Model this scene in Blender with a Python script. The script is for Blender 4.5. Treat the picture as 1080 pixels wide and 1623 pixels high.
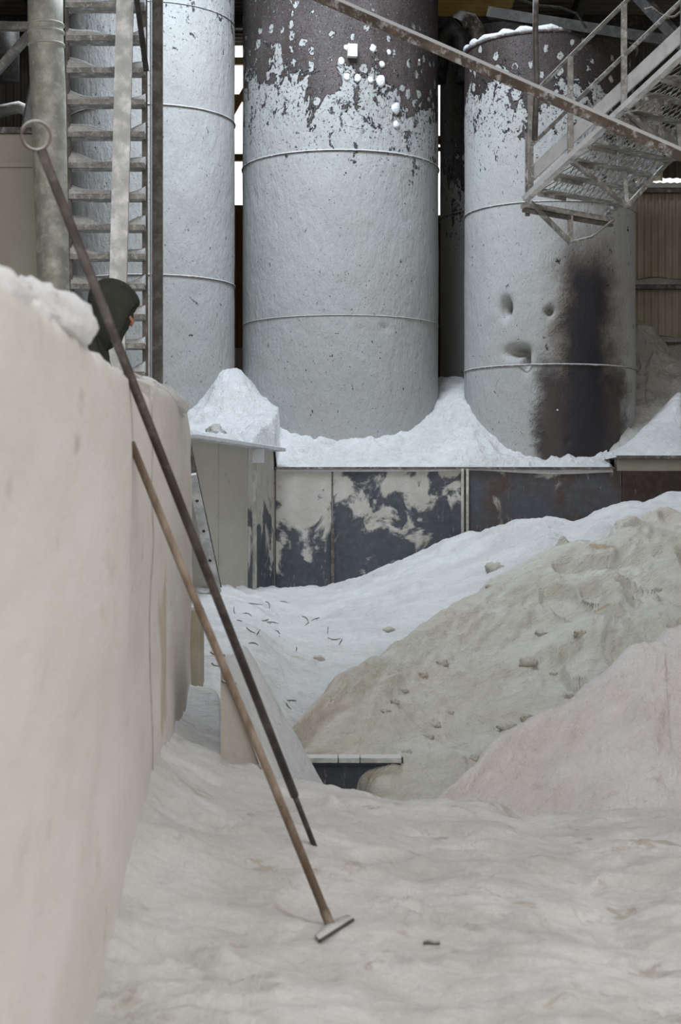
import bpy, bmesh, math, random
import numpy as np
from mathutils import Vector, Matrix

for o in list(bpy.data.objects):
    bpy.data.objects.remove(o)
scn = bpy.context.scene
C = scn.collection
R = math.radians

# ------------------------------------------------------------------ camera
F, CX, CY = 2600.0, 540.0, 811.5          # focal length in pixels of a 1080x1623 frame
cam = bpy.data.cameras.new('camera')
cam.sensor_fit = 'VERTICAL'
cam.sensor_height = 36.0
cam.lens = 36.0 * F / 1623.0
cam.dof.use_dof = True
cam.dof.focus_distance = 18.0
cam.dof.aperture_fstop = 4.5
cam.clip_end = 500
co = bpy.data.objects.new('camera', cam)
C.objects.link(co)
co.location = (0, 0, 0)
co.rotation_euler = (R(90), 0, 0)
scn.camera = co

# ------------------------------------------------------------------ world, light, exposure
w = bpy.data.worlds.new('world')
scn.world = w
w.use_nodes = True
bg = w.node_tree.nodes['Background']
bg.inputs[0].default_value = (1.0, 0.985, 0.965, 1)
bg.inputs[1].default_value = 1.0

def area_light(name, loc, target, sx, sy, power, col):
    l = bpy.data.lights.new(name, 'AREA')
    l.shape = 'RECTANGLE'; l.size = sx; l.size_y = sy
    l.energy = power; l.color = col
    o = bpy.data.objects.new(name, l); C.objects.link(o)
    o.location = loc
    o.rotation_euler = (Vector(target) - Vector(loc)).to_track_quat('-Z', 'Y').to_euler()
    return o
# daylight of the opening in the roof above the tanks, as wide as the opening and level with the roof
area_light('roof_opening_offscreen', (-.7, 18.95, 9.6), (-.7, 20.6, 0), 2.9, 3.0, 640, (0.78, 0.89, 1.0))
scn.view_settings.view_transform = 'Standard'
scn.view_settings.look = 'None'
scn.view_settings.gamma = 1.0
scn.view_settings.use_curve_mapping = False
scn.view_settings.exposure = 0.47

# ------------------------------------------------------------------ helpers
def P(px, py, Y):
    """photo pixel at distance Y -> world point"""
    return Vector(((px - CX) / F * Y, Y, (CY - py) / F * Y))

rng = np.random.RandomState(7)
_perm = np.concatenate([rng.permutation(256)] * 3)
_g3 = rng.normal(size=(256, 3)); _g3 /= np.linalg.norm(_g3, axis=1)[:, None]
def perlin(p):
    p = np.asarray(p, float)
    i = np.floor(p).astype(int); f = p - i; i &= 255
    u = f * f * f * (f * (f * 6 - 15) + 10)
    out = np.zeros(len(p))
    for dx in (0, 1):
        for dy in (0, 1):
            for dz in (0, 1):
                h = _perm[_perm[_perm[i[:, 0] + dx] + i[:, 1] + dy] + i[:, 2] + dz]
                d = f - np.array([dx, dy, dz])
                wgt = (u[:, 0] if dx else 1 - u[:, 0]) * (u[:, 1] if dy else 1 - u[:, 1]) * (u[:, 2] if dz else 1 - u[:, 2])
                out += wgt * (_g3[h] * d).sum(1)
    return out
def fbm(p, octv=4, gain=0.5, lac=2.1):
    p = np.asarray(p, float); a = 1; s = 0
    for k in range(octv):
        s = s + a * perlin(p + 17.3 * k); a *= gain; p = p * lac
    return s
def ridged(p, octv=4, gain=0.5):
    p = np.asarray(p, float); a = 1; s = 0
    for k in range(octv):
        s = s + a * (1 - 2 * np.abs(perlin(p + 9.1 * k))); a *= gain; p = p * 2.1
    return s

def link(name, verts, faces, mat, parent=None, smooth=False, mats=None):
    me = bpy.data.meshes.new(name)
    if parent is not None:
        b = parent_world(parent)
        verts = [(v[0] - b[0], v[1] - b[1], v[2] - b[2]) for v in verts]
    me.from_pydata([tuple(map(float, v)) for v in verts], [], faces)
    me.update()
    if mat: me.materials.append(mat)
    if smooth: me.polygons.foreach_set('use_smooth', [True] * len(me.polygons))
    o = bpy.data.objects.new(name, me); C.objects.link(o)
    if parent is not None: o.parent = parent
    return o
def parent_world(o):
    v = Vector((0, 0, 0))
    while o is not None:
        v += o.location; o = o.parent
    return v
def recenter(o):
    """put the origin of a mesh built in world space at its base centre"""
    vs = [v.co.copy() for v in o.data.vertices]
    c = Vector(((min(v.x for v in vs) + max(v.x for v in vs)) / 2, (min(v.y for v in vs) + max(v.y for v in vs)) / 2, min(v.z for v in vs)))
    o.data.transform(Matrix.Translation(-c)); o.location = o.location + c
    return o
def tag(o, label=None, cat=None, group=None, kind=None):
    if label: o['label'] = label
    if cat: o['category'] = cat
    if group: o['group'] = group
    if kind: o['kind'] = kind
    return o
def thing(name, label, cat, loc, group=None):
    o = bpy.data.objects.new(name, None); C.objects.link(o)
    o.location = loc; o.empty_display_size = .1
    return tag(o, label, cat, group)
def struct(o): return tag(o, kind='structure')

class MB:
    def __init__(s): s.v = []; s.f = []
    def add(s, v, f):
        n = len(s.v); s.v += [tuple(x) for x in v]; s.f += [tuple(i + n for i in q) for q in f]; return s
    def frame_box(s, o, ax, ay, az):
        """box spanned by three vectors from corner o"""
        o = Vector(o); ax = Vector(ax); ay = Vector(ay); az = Vector(az)
        v = [o, o + ax, o + ax + ay, o + ay, o + az, o + ax + az, o + ax + ay + az, o + ay + az]
        return s.add(v, [(0, 3, 2, 1), (4, 5, 6, 7), (0, 1, 5, 4), (1, 2, 6, 5), (2, 3, 7, 6), (3, 0, 4, 7)])
    def box(s, x0, x1, y0, y1, z0, z1):
        return s.frame_box((x0, y0, z0), (x1 - x0, 0, 0), (0, y1 - y0, 0), (0, 0, z1 - z0))
    def bar(s, a, b, wd, ht, up=(0, 0, 1)):
        a = Vector(a); b = Vector(b); d = (b - a).normalized(); up = Vector(up)
        sd = d.cross(up)
        if sd.length < 1e-4: sd = d.cross(Vector((0, 1, 0)))
        sd.normalize(); u = sd.cross(d)
        return s.frame_box(a - sd * wd / 2 - u * ht / 2, sd * wd, b - a, u * ht)
    def tube(s, pts, r, n=10, cap=True):
        pts = [Vector(p) for p in pts]; m = len(pts)
        rr = r if isinstance(r, (list, tuple)) else [r] * m
        ref = None; rings = []
        for i, p in enumerate(pts):
            d = (pts[min(i + 1, m - 1)] - pts[max(i - 1, 0)]).normalized()
            if ref is None:
                ref = d.cross(Vector((0, 0, 1)))
                if ref.length < 1e-3: ref = d.cross(Vector((0, 1, 0)))
            ref = (ref - d * ref.dot(d)).normalized(); b = d.cross(ref)
            rings.append([p + (ref * math.cos(2 * math.pi * k / n) + b * math.sin(2 * math.pi * k / n)) * rr[i] for k in range(n)])
        v = [q for rg in rings for q in rg]; f = []
        for i in range(m - 1):
            for k in range(n):
                f.append((i * n + k, i * n + (k + 1) % n, (i + 1) * n + (k + 1) % n, (i + 1) * n + k))
        if cap: f.append(tuple(range(n))[::-1]); f.append(tuple((m - 1) * n + k for k in range(n)))
        return s.add(v, f)
    def torus(s, c, ax, R0, r, n=36, m=8):
        c = Vector(c); ax = Vector(ax).normalized(); e1 = ax.orthogonal().normalized(); e2 = ax.cross(e1)
        v = []; f = []
        for i in range(n):
            a = 2 * math.pi * i / n; d = e1 * math.cos(a) + e2 * math.sin(a)
            for j in range(m):
                b = 2 * math.pi * j / m
                v.append(c + d * (R0 + r * math.cos(b)) + ax * r * math.sin(b))
        for i in range(n):
            for j in range(m):
                f.append((i * m + j, ((i + 1) % n) * m + j, ((i + 1) % n) * m + (j + 1) % m, i * m + (j + 1) % m))
        return s.add(v, f)
    def build(s, name, mat, parent=None, smooth=False, bevel=0):
        o = link(name, s.v, s.f, mat, parent, smooth)
        if bevel:
            m = o.modifiers.new('bevel', 'BEVEL'); m.width = bevel; m.segments = 2; m.limit_method = 'ANGLE'
        return o
def grid_faces(nu, nv):
    return [(i * nv + j, (i + 1) * nv + j, (i + 1) * nv + j + 1, i * nv + j + 1) for i in range(nu - 1) for j in range(nv - 1)]

# ------------------------------------------------------------------ materials
class NT:
    def __init__(s, name):
        m = bpy.data.materials.new(name); m.use_nodes = True; s.m = m; s.t = m.node_tree
        s.b = s.t.nodes['Principled BSDF']; s.b.inputs['Specular IOR Level'].default_value = 0.2
    def n(s, ty, **kw):
        x = s.t.nodes.new(ty)
        for k, v in kw.items(): setattr(x, k, v)
        return x
    def l(s, a, b): s.t.links.new(a, b)
    def val(s, sock, v):
        if hasattr(v, 'is_output') or isinstance(v, bpy.types.NodeSocket): s.l(v, sock)
        else: sock.default_value = v
    def coord(s, scale=(1, 1, 1), kind='Object', rot=None):
        tc = s.n('ShaderNodeTexCoord'); mp = s.n('ShaderNodeMapping'); mp.inputs['Scale'].default_value = scale
        if rot:
            m0 = s.n('ShaderNodeMapping'); m0.inputs['Rotation'].default_value = rot; s.l(tc.outputs[kind], m0.inputs[0]); s.l(m0.outputs[0], mp.inputs[0]); return mp.outputs[0]
        s.l(tc.outputs[kind], mp.inputs[0]); return mp.outputs[0]
    def noise(s, sc, det=5, rough=.55, scale=(1, 1, 1), dist=0, kind='Object', rot=None):
        x = s.n('ShaderNodeTexNoise'); x.inputs['Scale'].default_value = sc; x.inputs['Detail'].default_value = det
        x.inputs['Roughness'].default_value = rough; x.inputs['Distortion'].default_value = dist
        s.l(s.coord(scale, kind, rot), x.inputs['Vector']); return x.outputs['Fac']
    def ramp(s, fac, a, b, v0=0.0, v1=1.0):
        x = s.n('ShaderNodeMapRange', interpolation_type='SMOOTHSTEP')
        s.val(x.inputs[0], fac); x.inputs[1].default_value = a; x.inputs[2].default_value = b
        x.inputs[3].default_value = v0; x.inputs[4].default_value = v1; return x.outputs[0]
    def math(s, op, a, b=0.0, clamp=False):
        x = s.n('ShaderNodeMath', operation=op); x.use_clamp = clamp
        s.val(x.inputs[0], a); s.val(x.inputs[1], b); return x.outputs[0]
    def mix(s, fac, a, b):
        x = s.n('ShaderNodeMix', data_type='RGBA')
        s.val(x.inputs[0], fac)
        for k, c in ((6, a), (7, b)):
            if isinstance(c, tuple): x.inputs[k].default_value = (*c, 1)
            else: s.l(c, x.inputs[k])
        return x.outputs[2]
    def bump(s, h, strength=.5, dist=.02, prev=None):
        x = s.n('ShaderNodeBump'); x.inputs['Strength'].default_value = strength; x.inputs['Distance'].default_value = dist
        s.l(h, x.inputs['Height'])
        if prev: s.l(prev, x.inputs['Normal'])
        return x.outputs[0]
    def xyz(s, kind='Object'):
        tc = s.n('ShaderNodeTexCoord'); x = s.n('ShaderNodeSeparateXYZ'); s.l(tc.outputs[kind], x.inputs[0]); return x.outputs
    def out(s, col=None, rough=.9, nrm=None, metal=0.0):
        if col is not None:
            if isinstance(col, tuple): s.b.inputs['Base Color'].default_value = (*col, 1)
            else: s.l(col, s.b.inputs['Base Color'])
        s.val(s.b.inputs['Roughness'], rough); s.val(s.b.inputs['Metallic'], metal)
        if nrm: s.l(nrm, s.b.inputs['Normal'])
        return s.m

def powder_mat(name, c1, c2, stain=None, stain_lo=.62, sc=1.5, aniso=(1, 1, 1), bump=.5, rot=None, tint=None, streak=0.0):
    t = NT(name)
    c = t.mix(t.ramp(t.noise(sc, 6, .6, aniso, 0, 'Object', rot), .35, .68), c1, c2)
    if tint: c = t.mix(t.ramp(t.noise(sc * .45, 4, .6), .45, .62, 0, .8), c, tint)
    if stain:
        c = t.mix(t.ramp(t.noise(sc * 1.7, 7, .65, aniso, .6, 'Object', rot), stain_lo, stain_lo + .09, 0, .85), c, stain)
    fine = t.noise(38, 4, .7); mid = t.noise(7, 6, .68, aniso, .4, 'Object', rot)
    c = t.mix(t.ramp(fine, .3, .75, 0, .20), c, tuple(x * .66 for x in c1))
    if streak:
        c = t.mix(t.ramp(t.noise(sc * 4.5, 6, .7, aniso, .8, 'Object', rot), .60, .70, 0, streak), c, tuple(x * .55 for x in c1))
    nr = t.bump(mid, bump, .09); nr = t.bump(t.noise(17, 5, .7, aniso, 0, 'Object', rot), bump, .03, nr); nr = t.bump(fine, bump, .010, nr)
    return t.out(c, .95, nr)

M = {}
SLOPE = (0, R(38), 0)
M['fore'] = powder_mat('foreground_powder', (.57, .55, .53), (.70, .685, .67), (.45, .39, .33), .575, 2.2, (1, .8, 1), .42, (0, 0, R(-25)), None, .30)
M['white'] = powder_mat('white_powder', (.64, .635, .625), (.76, .76, .755), (.50, .43, .33), .645, 1.5, (.5, 1, 1), .6, None, None, .25)
M['pile'] = powder_mat('snow_white_powder', (.70, .705, .71), (.80, .80, .805), None, sc=1.5, streak=.3, bump=.7)
M['beige'] = powder_mat('beige_powder', (.59, .565, .485), (.70, .685, .63), (.46, .34, .22), .615, 1.3, (.35, 1, 1.5), .7, SLOPE, (.63, .575, .51), .5)
M['pink'] = powder_mat('pink_powder', (.64, .59, .565), (.76, .725, .71), (.54, .45, .40), .61, 1.2, (.35, 1, 1.5), .6, (0, R(45), 0), None, .35)
M['grey'] = powder_mat('grey_powder', (.54, .52, .49), (.66, .64, .61), (.42, .38, .33), .60, 1.3, bump=.7, streak=.3)
M['clump'] = powder_mat('fresh_powder', (.78, .78, .80), (.85, .85, .86), None, sc=4)

def plaster_mat(name, c1, c2, streak, vs=.25, ys=.3, spot=None):
    t = NT(name)
    k = (1, ys, vs)
    c = t.mix(t.ramp(t.noise(1.8, 6, .6, (1, ys, 1)), .35, .7), c1, c2)
    c = t.mix(t.ramp(t.noise(3.4, 6, .65, k), .57, .74, 0, .7), c, streak)
    c = t.mix(t.ramp(t.noise(.9, 4, .6, k), .5, .64, 0, .4), c, tuple(x * 1.04 for x in streak))
    c = t.mix(t.ramp(t.noise(8, 5, .6, k), .64, .76, 0, .55), c, tuple(x * .72 for x in streak))
    if spot:
        x, y, z = t.xyz(); wob = t.math('MULTIPLY', t.math('SUBTRACT', t.noise(3, 5, .65), .5), .8)
        for (y0, yw, za, zb_, col, amt) in spot:
            m = t.ramp(t.math('ABSOLUTE', t.math('SUBTRACT', t.math('ADD', y, wob), y0)), yw * .3, yw, amt, 0)
            m = t.math('MULTIPLY', m, t.math('MULTIPLY', t.ramp(t.math('ADD', z, wob), za - .15, za + .1), t.ramp(t.math('ADD', z, wob), zb_ - .1, zb_ + .2, 1, 0)))
            c = t.mix(m, c, col)
    nr = t.bump(t.noise(5, 6, .65, (1, ys, .7)), .5, .05); nr = t.bump(t.noise(45, 3, .6), .4, .006, nr)
    return t.out(c, .92, nr)
M['wall'] = plaster_mat('powder_caked_wall', (.62, .59, .555), (.69, .665, .635), (.52, .465, .41), .55, .3, [(2.75, .45, 1.75, 2.45, (.42, .31, .19), .6)])
M['pier'] = plaster_mat('stained_pier', (.36, .33, .25), (.45, .42, .34), (.20, .19, .11))
M['slabface'] = plaster_mat('slab_face', (.46, .42, .37), (.54, .50, .45), (.36, .31, .26))

def dusty_metal(name, steel, dust=(.62, .62, .61), amount=.5, lo=.1, hi=.65, sp=.25, rough=.55, metal=.3):
    """steel with powder lying on whatever faces upward, thin film elsewhere"""
    t = NT(name)
    g = t.n('ShaderNodeNewGeometry'); sx = t.n('ShaderNodeSeparateXYZ'); t.l(g.outputs['Normal'], sx.inputs[0])
    nz = t.math('ADD', sx.outputs[2], t.math('MULTIPLY', t.math('SUBTRACT', t.noise(9, 5, .65), .5), 1.5))
    up = t.ramp(nz, lo, hi)
    film = t.ramp(t.noise(14, 6, .7), .5, .66, 0, amount)
    f = t.math('MAXIMUM', up, film)
    base = t.mix(t.ramp(t.noise(6, 5, .6), .4, .7), steel, tuple(min(1, x * 1.7 + .01) for x in steel))
    c = t.mix(f, base, dust)
    nr = t.bump(t.math('ADD', f, t.noise(60, 3, .7)), sp, .006)
    return t.out(c, t.math('ADD', t.math('MULTIPLY', f, .9 - rough), rough), nr, t.math('MULTIPLY', t.math('SUBTRACT', 1.0, f), metal))
M['steel'] = dusty_metal('dusty_steel', (.10, .085, .075), amount=.55)
M['stair'] = dusty_metal('powdered_stair_steel', (.19, .18, .165), (.62, .62, .62), amount=.85, lo=-.1, hi=.5)
M['stairwhite'] = dusty_metal('white_caked_steel', (.50, .50, .51), (.70, .71, .73), amount=.9, lo=-.4, hi=.1)
M['darkpost'] = dusty_metal('dark_post_steel', (.10, .09, .08), (.45, .43, .40), amount=.25)
M['brownbar'] = dusty_metal('brown_bar', (.11, .085, .068), (.56, .56, .56), amount=.75, lo=-.1, hi=.5)
M['rod'] = dusty_metal('dark_rod_iron', (.055, .045, .042), (.22, .19, .17), amount=.35, lo=.7, hi=1.2, rough=.45)
M['black'] = dusty_metal('soot_steel', (.022, .02, .018), (.12, .11, .10), amount=.3, lo=.5, hi=1.1)
M['galv'] = dusty_metal('galvanised_ladder', (.36, .36, .35), (.60, .60, .58), amount=.7)
M['pipe'] = dusty_metal('dust_coated_pipe', (.40, .39, .34), (.56, .555, .52), amount=.9, lo=.2, hi=.8)
M['whiteboard'] = dusty_metal('white_stringer', (.58, .585, .59), (.68, .69, .70), amount=.8, lo=0, hi=.5)
t = NT('wooden_handle')
M['wood'] = t.out(t.mix(t.ramp(t.noise(9, 6, .7, (1, 1, .3)), .35, .7), (.13, .088, .062), (.31, .25, .205)), .8, t.bump(t.noise(60, 4, .6), .3, .004))

def tank_mat(name, steel, powder, lowdust, peel_z, grad, speck=.5, streak=None, hole=.66, tilt=.22):
    """steel shell, powder crust that has flaked off above peel_z"""
    t = NT(name)
    x, y, z = t.xyz()
    nz = t.noise(1.5, 9, .66, (1, 1, .9), .5)
    h = t.math('DIVIDE', t.math('SUBTRACT', t.math('SUBTRACT', peel_z, t.math('MULTIPLY', x, tilt)), z), grad)
    crust = t.ramp(t.math('ADD', t.math('MULTIPLY', t.math('SUBTRACT', nz, .5), 3.3), h), -.03, .03)
    # round blobs of crust left behind on the bare steel above the edge
    bl = t.n('ShaderNodeTexVoronoi'); bl.inputs['Scale'].default_value = 5.5; t.l(t.coord((1, 1, .8)), bl.inputs['Vector'])
    bd = t.math('ADD', bl.outputs['Distance'], t.math('MULTIPLY', t.math('SUBTRACT', t.noise(9, 4, .6), .5), .7))
    keep = t.ramp(h, -.9, -.1)
    blob = t.math('MULTIPLY', t.ramp(t.math('ADD', t.math('SUBTRACT', .16, bd), t.math('MULTIPLY', keep, .14)), -.01, .02), t.ramp(keep, .05, .2))
    crust = t.math('MAXIMUM', crust, blob)
    # flakes lost from the crust, mostly close to its edge
    near = t.ramp(h, .1, 1.1, 1, 0)
    fl = t.ramp(t.math('ADD', t.noise(5.5, 7, .72, (1, 1, .7), .4), t.math('MULTIPLY', near, .10)), hole, hole + .025)
    fl = t.math('MAXIMUM', fl, t.math('MULTIPLY', t.ramp(t.math('ADD', t.noise(24, 4, .75), t.math('MULTIPLY', near, .07)), .66, .70), .8))
    crust = t.math('MULTIPLY', crust, t.math('SUBTRACT', 1.0, fl))
    spk = t.math('MAXIMUM', t.ramp(t.noise(34, 3, .8), .565, .61, 0, speck), t.ramp(t.noise(9, 6, .75), .66, .70, 0, speck))
    f = t.math('MAXIMUM', crust, spk)
    st = t.mix(t.ramp(t.noise(2.2, 7, .65, (1, 1, .4)), .38, .68), steel, tuple(min(1, v * 1.6 + .01) for v in steel))
    pw = t.mix(t.ramp(t.noise(.7, 4, .6), .38, .62), lowdust, powder)
    pw = t.mix(t.ramp(t.noise(1.3, 6, .6), .42, .72, 0, .5), pw, tuple(v * .84 for v in lowdust))
    pw = t.mix(t.ramp(t.noise(30, 4, .7), .35, .7, 0, .28), pw, tuple(v * .60 for v in powder))
    if streak: f, pw, st = streak(t, x, y, z, f, pw, st)
    rough = t.math('ADD', t.math('MULTIPLY', f, .45), .42)
    c = t.mix(f, st, pw)
    nr = t.bump(f, .8, .04)
    nr = t.bump(t.math('MULTIPLY', t.noise(9, 6, .6, (1, 1, .5)), f), .55, .05, nr)
    nr = t.bump(t.noise(28, 4, .65, (1, 1, .6)), .45, .018, nr)
    nr = t.bump(t.noise(60, 3, .7), .35, .008, nr)
    return t.out(c, rough, nr)
def scorch(t, x, y, z, f, pw, st):
    # scorched, bare strip on the lower front of the tank: narrow above, spreading over the base
    wob = t.math('MULTIPLY', t.math('SUBTRACT', t.noise(2.2, 6, .65), .5), .5)
    xo = t.math('SUBTRACT', t.math('ADD', x, wob), .37)
    a = t.math('ABSOLUTE', xo)
    core = t.math('MULTIPLY', t.ramp(t.math('SUBTRACT', .25, a), -.26, .12), t.ramp(t.math('ADD', z, wob), 2.5, 3.4, 1, 0))
    zl = t.math('SUBTRACT', z, .56)                                     # object origin sits on the plinth
    base = t.math('MULTIPLY', t.ramp(t.math('SUBTRACT', .66, t.math('ABSOLUTE', t.math('ADD', xo, .06))), -.10, .12), t.ramp(t.math('ADD', z, t.math('MULTIPLY', wob, 2.2)), 1.1, 1.75, 1, 0))
    k = t.math('MAXIMUM', core, base)
    rim = t.math('MULTIPLY', t.ramp(t.math('SUBTRACT', .62, a), -.1, .5, 0, .85), t.ramp(z, 2.3, 3.6, 1, 0))
    pw = t.mix(rim, pw, (.13, .085, .06))
    st = t.mix(t.math('MULTIPLY', core, .85), st, (.022, .022, .030))
    return t.math('MULTIPLY', f, t.math('SUBTRACT', 1.0, t.math('MULTIPLY', k, .97))), pw, st
# heights are measured from each tank's base
M['tank'] = tank_mat('main_tank_shell', (.065, .052, .050), (.43, .435, .435), (.40, .395, .38), 5.95 - .56, 1.5, .6)
M['tankl'] = tank_mat('left_tank_shell', (.07, .058, .056), (.43, .435, .435), (.40, .395, .38), 8.2 + .1, 2.2, .5, None, .66)
M['tankr'] = tank_mat('right_tank_shell', (.050, .038, .036), (.45, .455, .455), (.42, .415, .40), 5.55 - .56, 1.3, .3, scorch)
M['tankb'] = tank_mat('rear_tank_shell', (.05, .043, .038), (.45, .44, .42), (.42, .41, .385), 5.0 - .56, 1.6, .2)
M['weld'] = dusty_metal('weld_seam', (.16, .14, .13), (.60, .61, .62), amount=.75, lo=0, hi=.5)

def panel_mat(name, steel, dark, bare, sc=1.0, zk=0.0, z0=2.6):
    """vertical steel plate, powder stuck on in clouds; bare = share of plate showing (0..1)"""
    t = NT(name)
    x, y, z = t.xyz()
    n1 = t.noise(1.5 * sc, 7, .6, (1, 1, 1), .5)
    stick = t.ramp(t.math('ADD', n1, t.math('MULTIPLY', t.math('SUBTRACT', z, z0), zk)), bare - .03, bare + .05)
    run = t.math('MULTIPLY', t.ramp(t.noise(9, 7, .75, (1, 1, .22), .3), .57, .66, 0, .8), t.ramp(t.noise(1.1, 3, .5), .44, .58))
    f = t.math('MAXIMUM', stick, run)
    st = t.mix(t.ramp(t.noise(1.4, 5, .6, (1, 1, .8)), .42, .62), steel, dark)
    st = t.mix(t.ramp(t.noise(10, 5, .7), .4, .8, 0, .3), st, (.22, .22, .24))
    c = t.mix(f, st, t.mix(t.ramp(t.noise(4, 5, .6), .35, .7), (.50, .47, .42), (.58, .56, .53)))
    nr = t.bump(t.math('ADD', f, t.noise(12, 5, .7)), .4, .02)
    return t.out(c, t.math('ADD', t.math('MULTIPLY', f, .4), .5), nr)
M['plate_dust'] = panel_mat('plate_mostly_dust', (.080, .087, .105), (.068, .073, .086), .50, 1.4, .20, 2.55)
M['plate_blue'] = panel_mat('plate_blue_steel', (.080, .087, .105), (.065, .070, .085), .525, 1.5, .10, 2.75)
M['plate_rust'] = panel_mat('plate_rusty', (.090, .096, .112), (.10, .066, .055), .585)
M['plate_brown'] = panel_mat('plate_brown', (.085, .056, .046), (.065, .046, .042), .66)
M['plate_dark'] = panel_mat('plate_trough', (.050, .058, .075), (.055, .06, .075), .72)
M['beigeplate'] = plaster_mat('beige_dust_plate', (.44, .41, .355), (.50, .47, .42), (.34, .31, .26), .6)

def sheet_mat(name, c1, c2, trans=0.0):
    t = NT(name)
    c = t.mix(t.ramp(t.noise(1.2, 6, .65, (1, 1, .6)), .4, .65), c1, c2)
    t.out(c, .8, t.bump(t.noise(30, 4, .6), .2, .006))
    if trans:
        tr = t.n('ShaderNodeBsdfTranslucent'); t.l(c, tr.inputs[0])
        mx = t.n('ShaderNodeMixShader'); mx.inputs[0].default_value = trans
        t.l(t.b.outputs[0], mx.inputs[1]); t.l(tr.outputs[0], mx.inputs[2])
        t.l(mx.outputs[0], t.t.nodes['Material Output'].inputs[0])
    return t.m
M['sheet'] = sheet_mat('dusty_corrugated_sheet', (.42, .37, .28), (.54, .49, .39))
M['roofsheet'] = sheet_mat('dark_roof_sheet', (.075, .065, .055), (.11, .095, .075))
M['amber'] = sheet_mat('amber_fibreglass', (.20, .135, .04), (.30, .22, .08), .10)
M['rustwood'] = sheet_mat('brown_boards', (.20, .10, .035), (.27, .15, .06))
M['olive'] = sheet_mat('olive_dust_panel', (.40, .375, .31), (.46, .435, .37))
t = NT('pit_ground'); M['ground'] = t.out((.42, .39, .34), .95)

# ------------------------------------------------------------------ the shed
GZ = -2.9
struct(MB().box(-9, 10, -6, 32, GZ - .3, GZ).build('floor', M['ground']))

def corrugated(x0, x1, z0, z1, Y, mat, parent, name='sheet', per=.13, amp=.034, horiz=False):
    n = max(4, int((x1 - x0) / per * 8)); v = []; f = []
    for i in range(n + 1):
        x = x0 + (x1 - x0) * i / n; yy = Y + amp * math.sin(2 * math.pi * x / per)
        v += [(x, yy, z0), (x, yy, z1)]
    for i in range(n): f.append((2 * i, 2 * i + 2, 2 * i + 3, 2 * i + 1))
    return link(name, v, f, mat, parent, True)

wb = struct(thing('wall_back', None, None, (0, 29, GZ)))
ZT = 9.2
# sheets of the rear wall; openings stay free between them
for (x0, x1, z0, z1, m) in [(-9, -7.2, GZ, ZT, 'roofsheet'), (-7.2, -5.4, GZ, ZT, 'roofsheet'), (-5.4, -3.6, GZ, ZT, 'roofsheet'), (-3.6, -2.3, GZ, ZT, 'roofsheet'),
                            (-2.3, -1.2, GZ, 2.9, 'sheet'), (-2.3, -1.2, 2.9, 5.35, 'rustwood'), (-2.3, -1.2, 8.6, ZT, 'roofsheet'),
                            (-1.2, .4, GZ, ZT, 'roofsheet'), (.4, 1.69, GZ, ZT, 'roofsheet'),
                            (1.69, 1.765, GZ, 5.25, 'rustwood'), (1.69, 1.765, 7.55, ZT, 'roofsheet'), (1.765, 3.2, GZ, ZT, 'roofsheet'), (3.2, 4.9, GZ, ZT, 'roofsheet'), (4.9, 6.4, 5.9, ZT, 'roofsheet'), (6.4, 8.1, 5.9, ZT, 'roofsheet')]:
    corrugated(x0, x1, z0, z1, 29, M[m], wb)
for zz in (5.35, 6.25, 7.3, 7.95):
    MB().box(-2.3, -1.2, 28.86, 28.94, zz - .07, zz + .05).build('girt', M['amber'], wb)
MB().bar((-2.1, 28.9, 6.7), (-1.3, 28.9, 8.1), .06, .10).build('brace', M['rustwood'], wb)
MB().box(1.66, 1.8, 28.86, 28.94, 6.48, 6.62).build('girt', M['rustwood'], wb)
MB().box(1.66, 1.8, 28.86, 28.94, 6.36, 6.42).build('girt', M['rustwood'], wb)

wr = struct(thing('wall_rear_right', None, None, (6.5, 27, GZ)))
for (x0, x1) in [(4.6, 5.6), (5.6, 6.6), (6.6, 8.0)]:
    corrugated(x0, x1, GZ, 5.42, 27, M['sheet'], wr, per=.115)
for (x0, x1) in [(4.6, 5.32), (6.2, 8.0)]:
    corrugated(x0, x1, 5.46, 6.9, 27.05, M['sheet'], wr, per=.115)
def dusty_girt(z, x0=4.6, x1=8.0):
    g = MB().box(x0, x1, 26.82, 26.95, z - .07, z).build('girt', M['steel'], wr)
    n = 40; v = []; f = []
    for i in range(n + 1):
        x = x0 + (x1 - x0) * i / n
        h = .12 + .10 * float(perlin(np.array([[x * 3.1, z * 7, 1.5]]))[0])
        v += [(x, 26.80, z), (x, 26.84, z + h * .7), (x, 26.97, z + h), (x, 26.97, z)]
    for i in range(n):
        for k in range(3): f.append((4 * i + k, 4 * i + 4 + k, 4 * i + 5 + k, 4 * i + 1 + k))
    d = link('dust_ridge', v, f, M['grey'], wr, True)
dusty_girt(3.72); dusty_girt(2.78); dusty_girt(5.3)

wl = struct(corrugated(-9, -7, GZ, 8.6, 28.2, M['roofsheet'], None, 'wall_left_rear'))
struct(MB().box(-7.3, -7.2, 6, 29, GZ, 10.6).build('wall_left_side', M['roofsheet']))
struct(MB().box(8.0, 8.1, 6, 29, GZ, 10.6).build('wall_right_side', M['sheet']))
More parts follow.
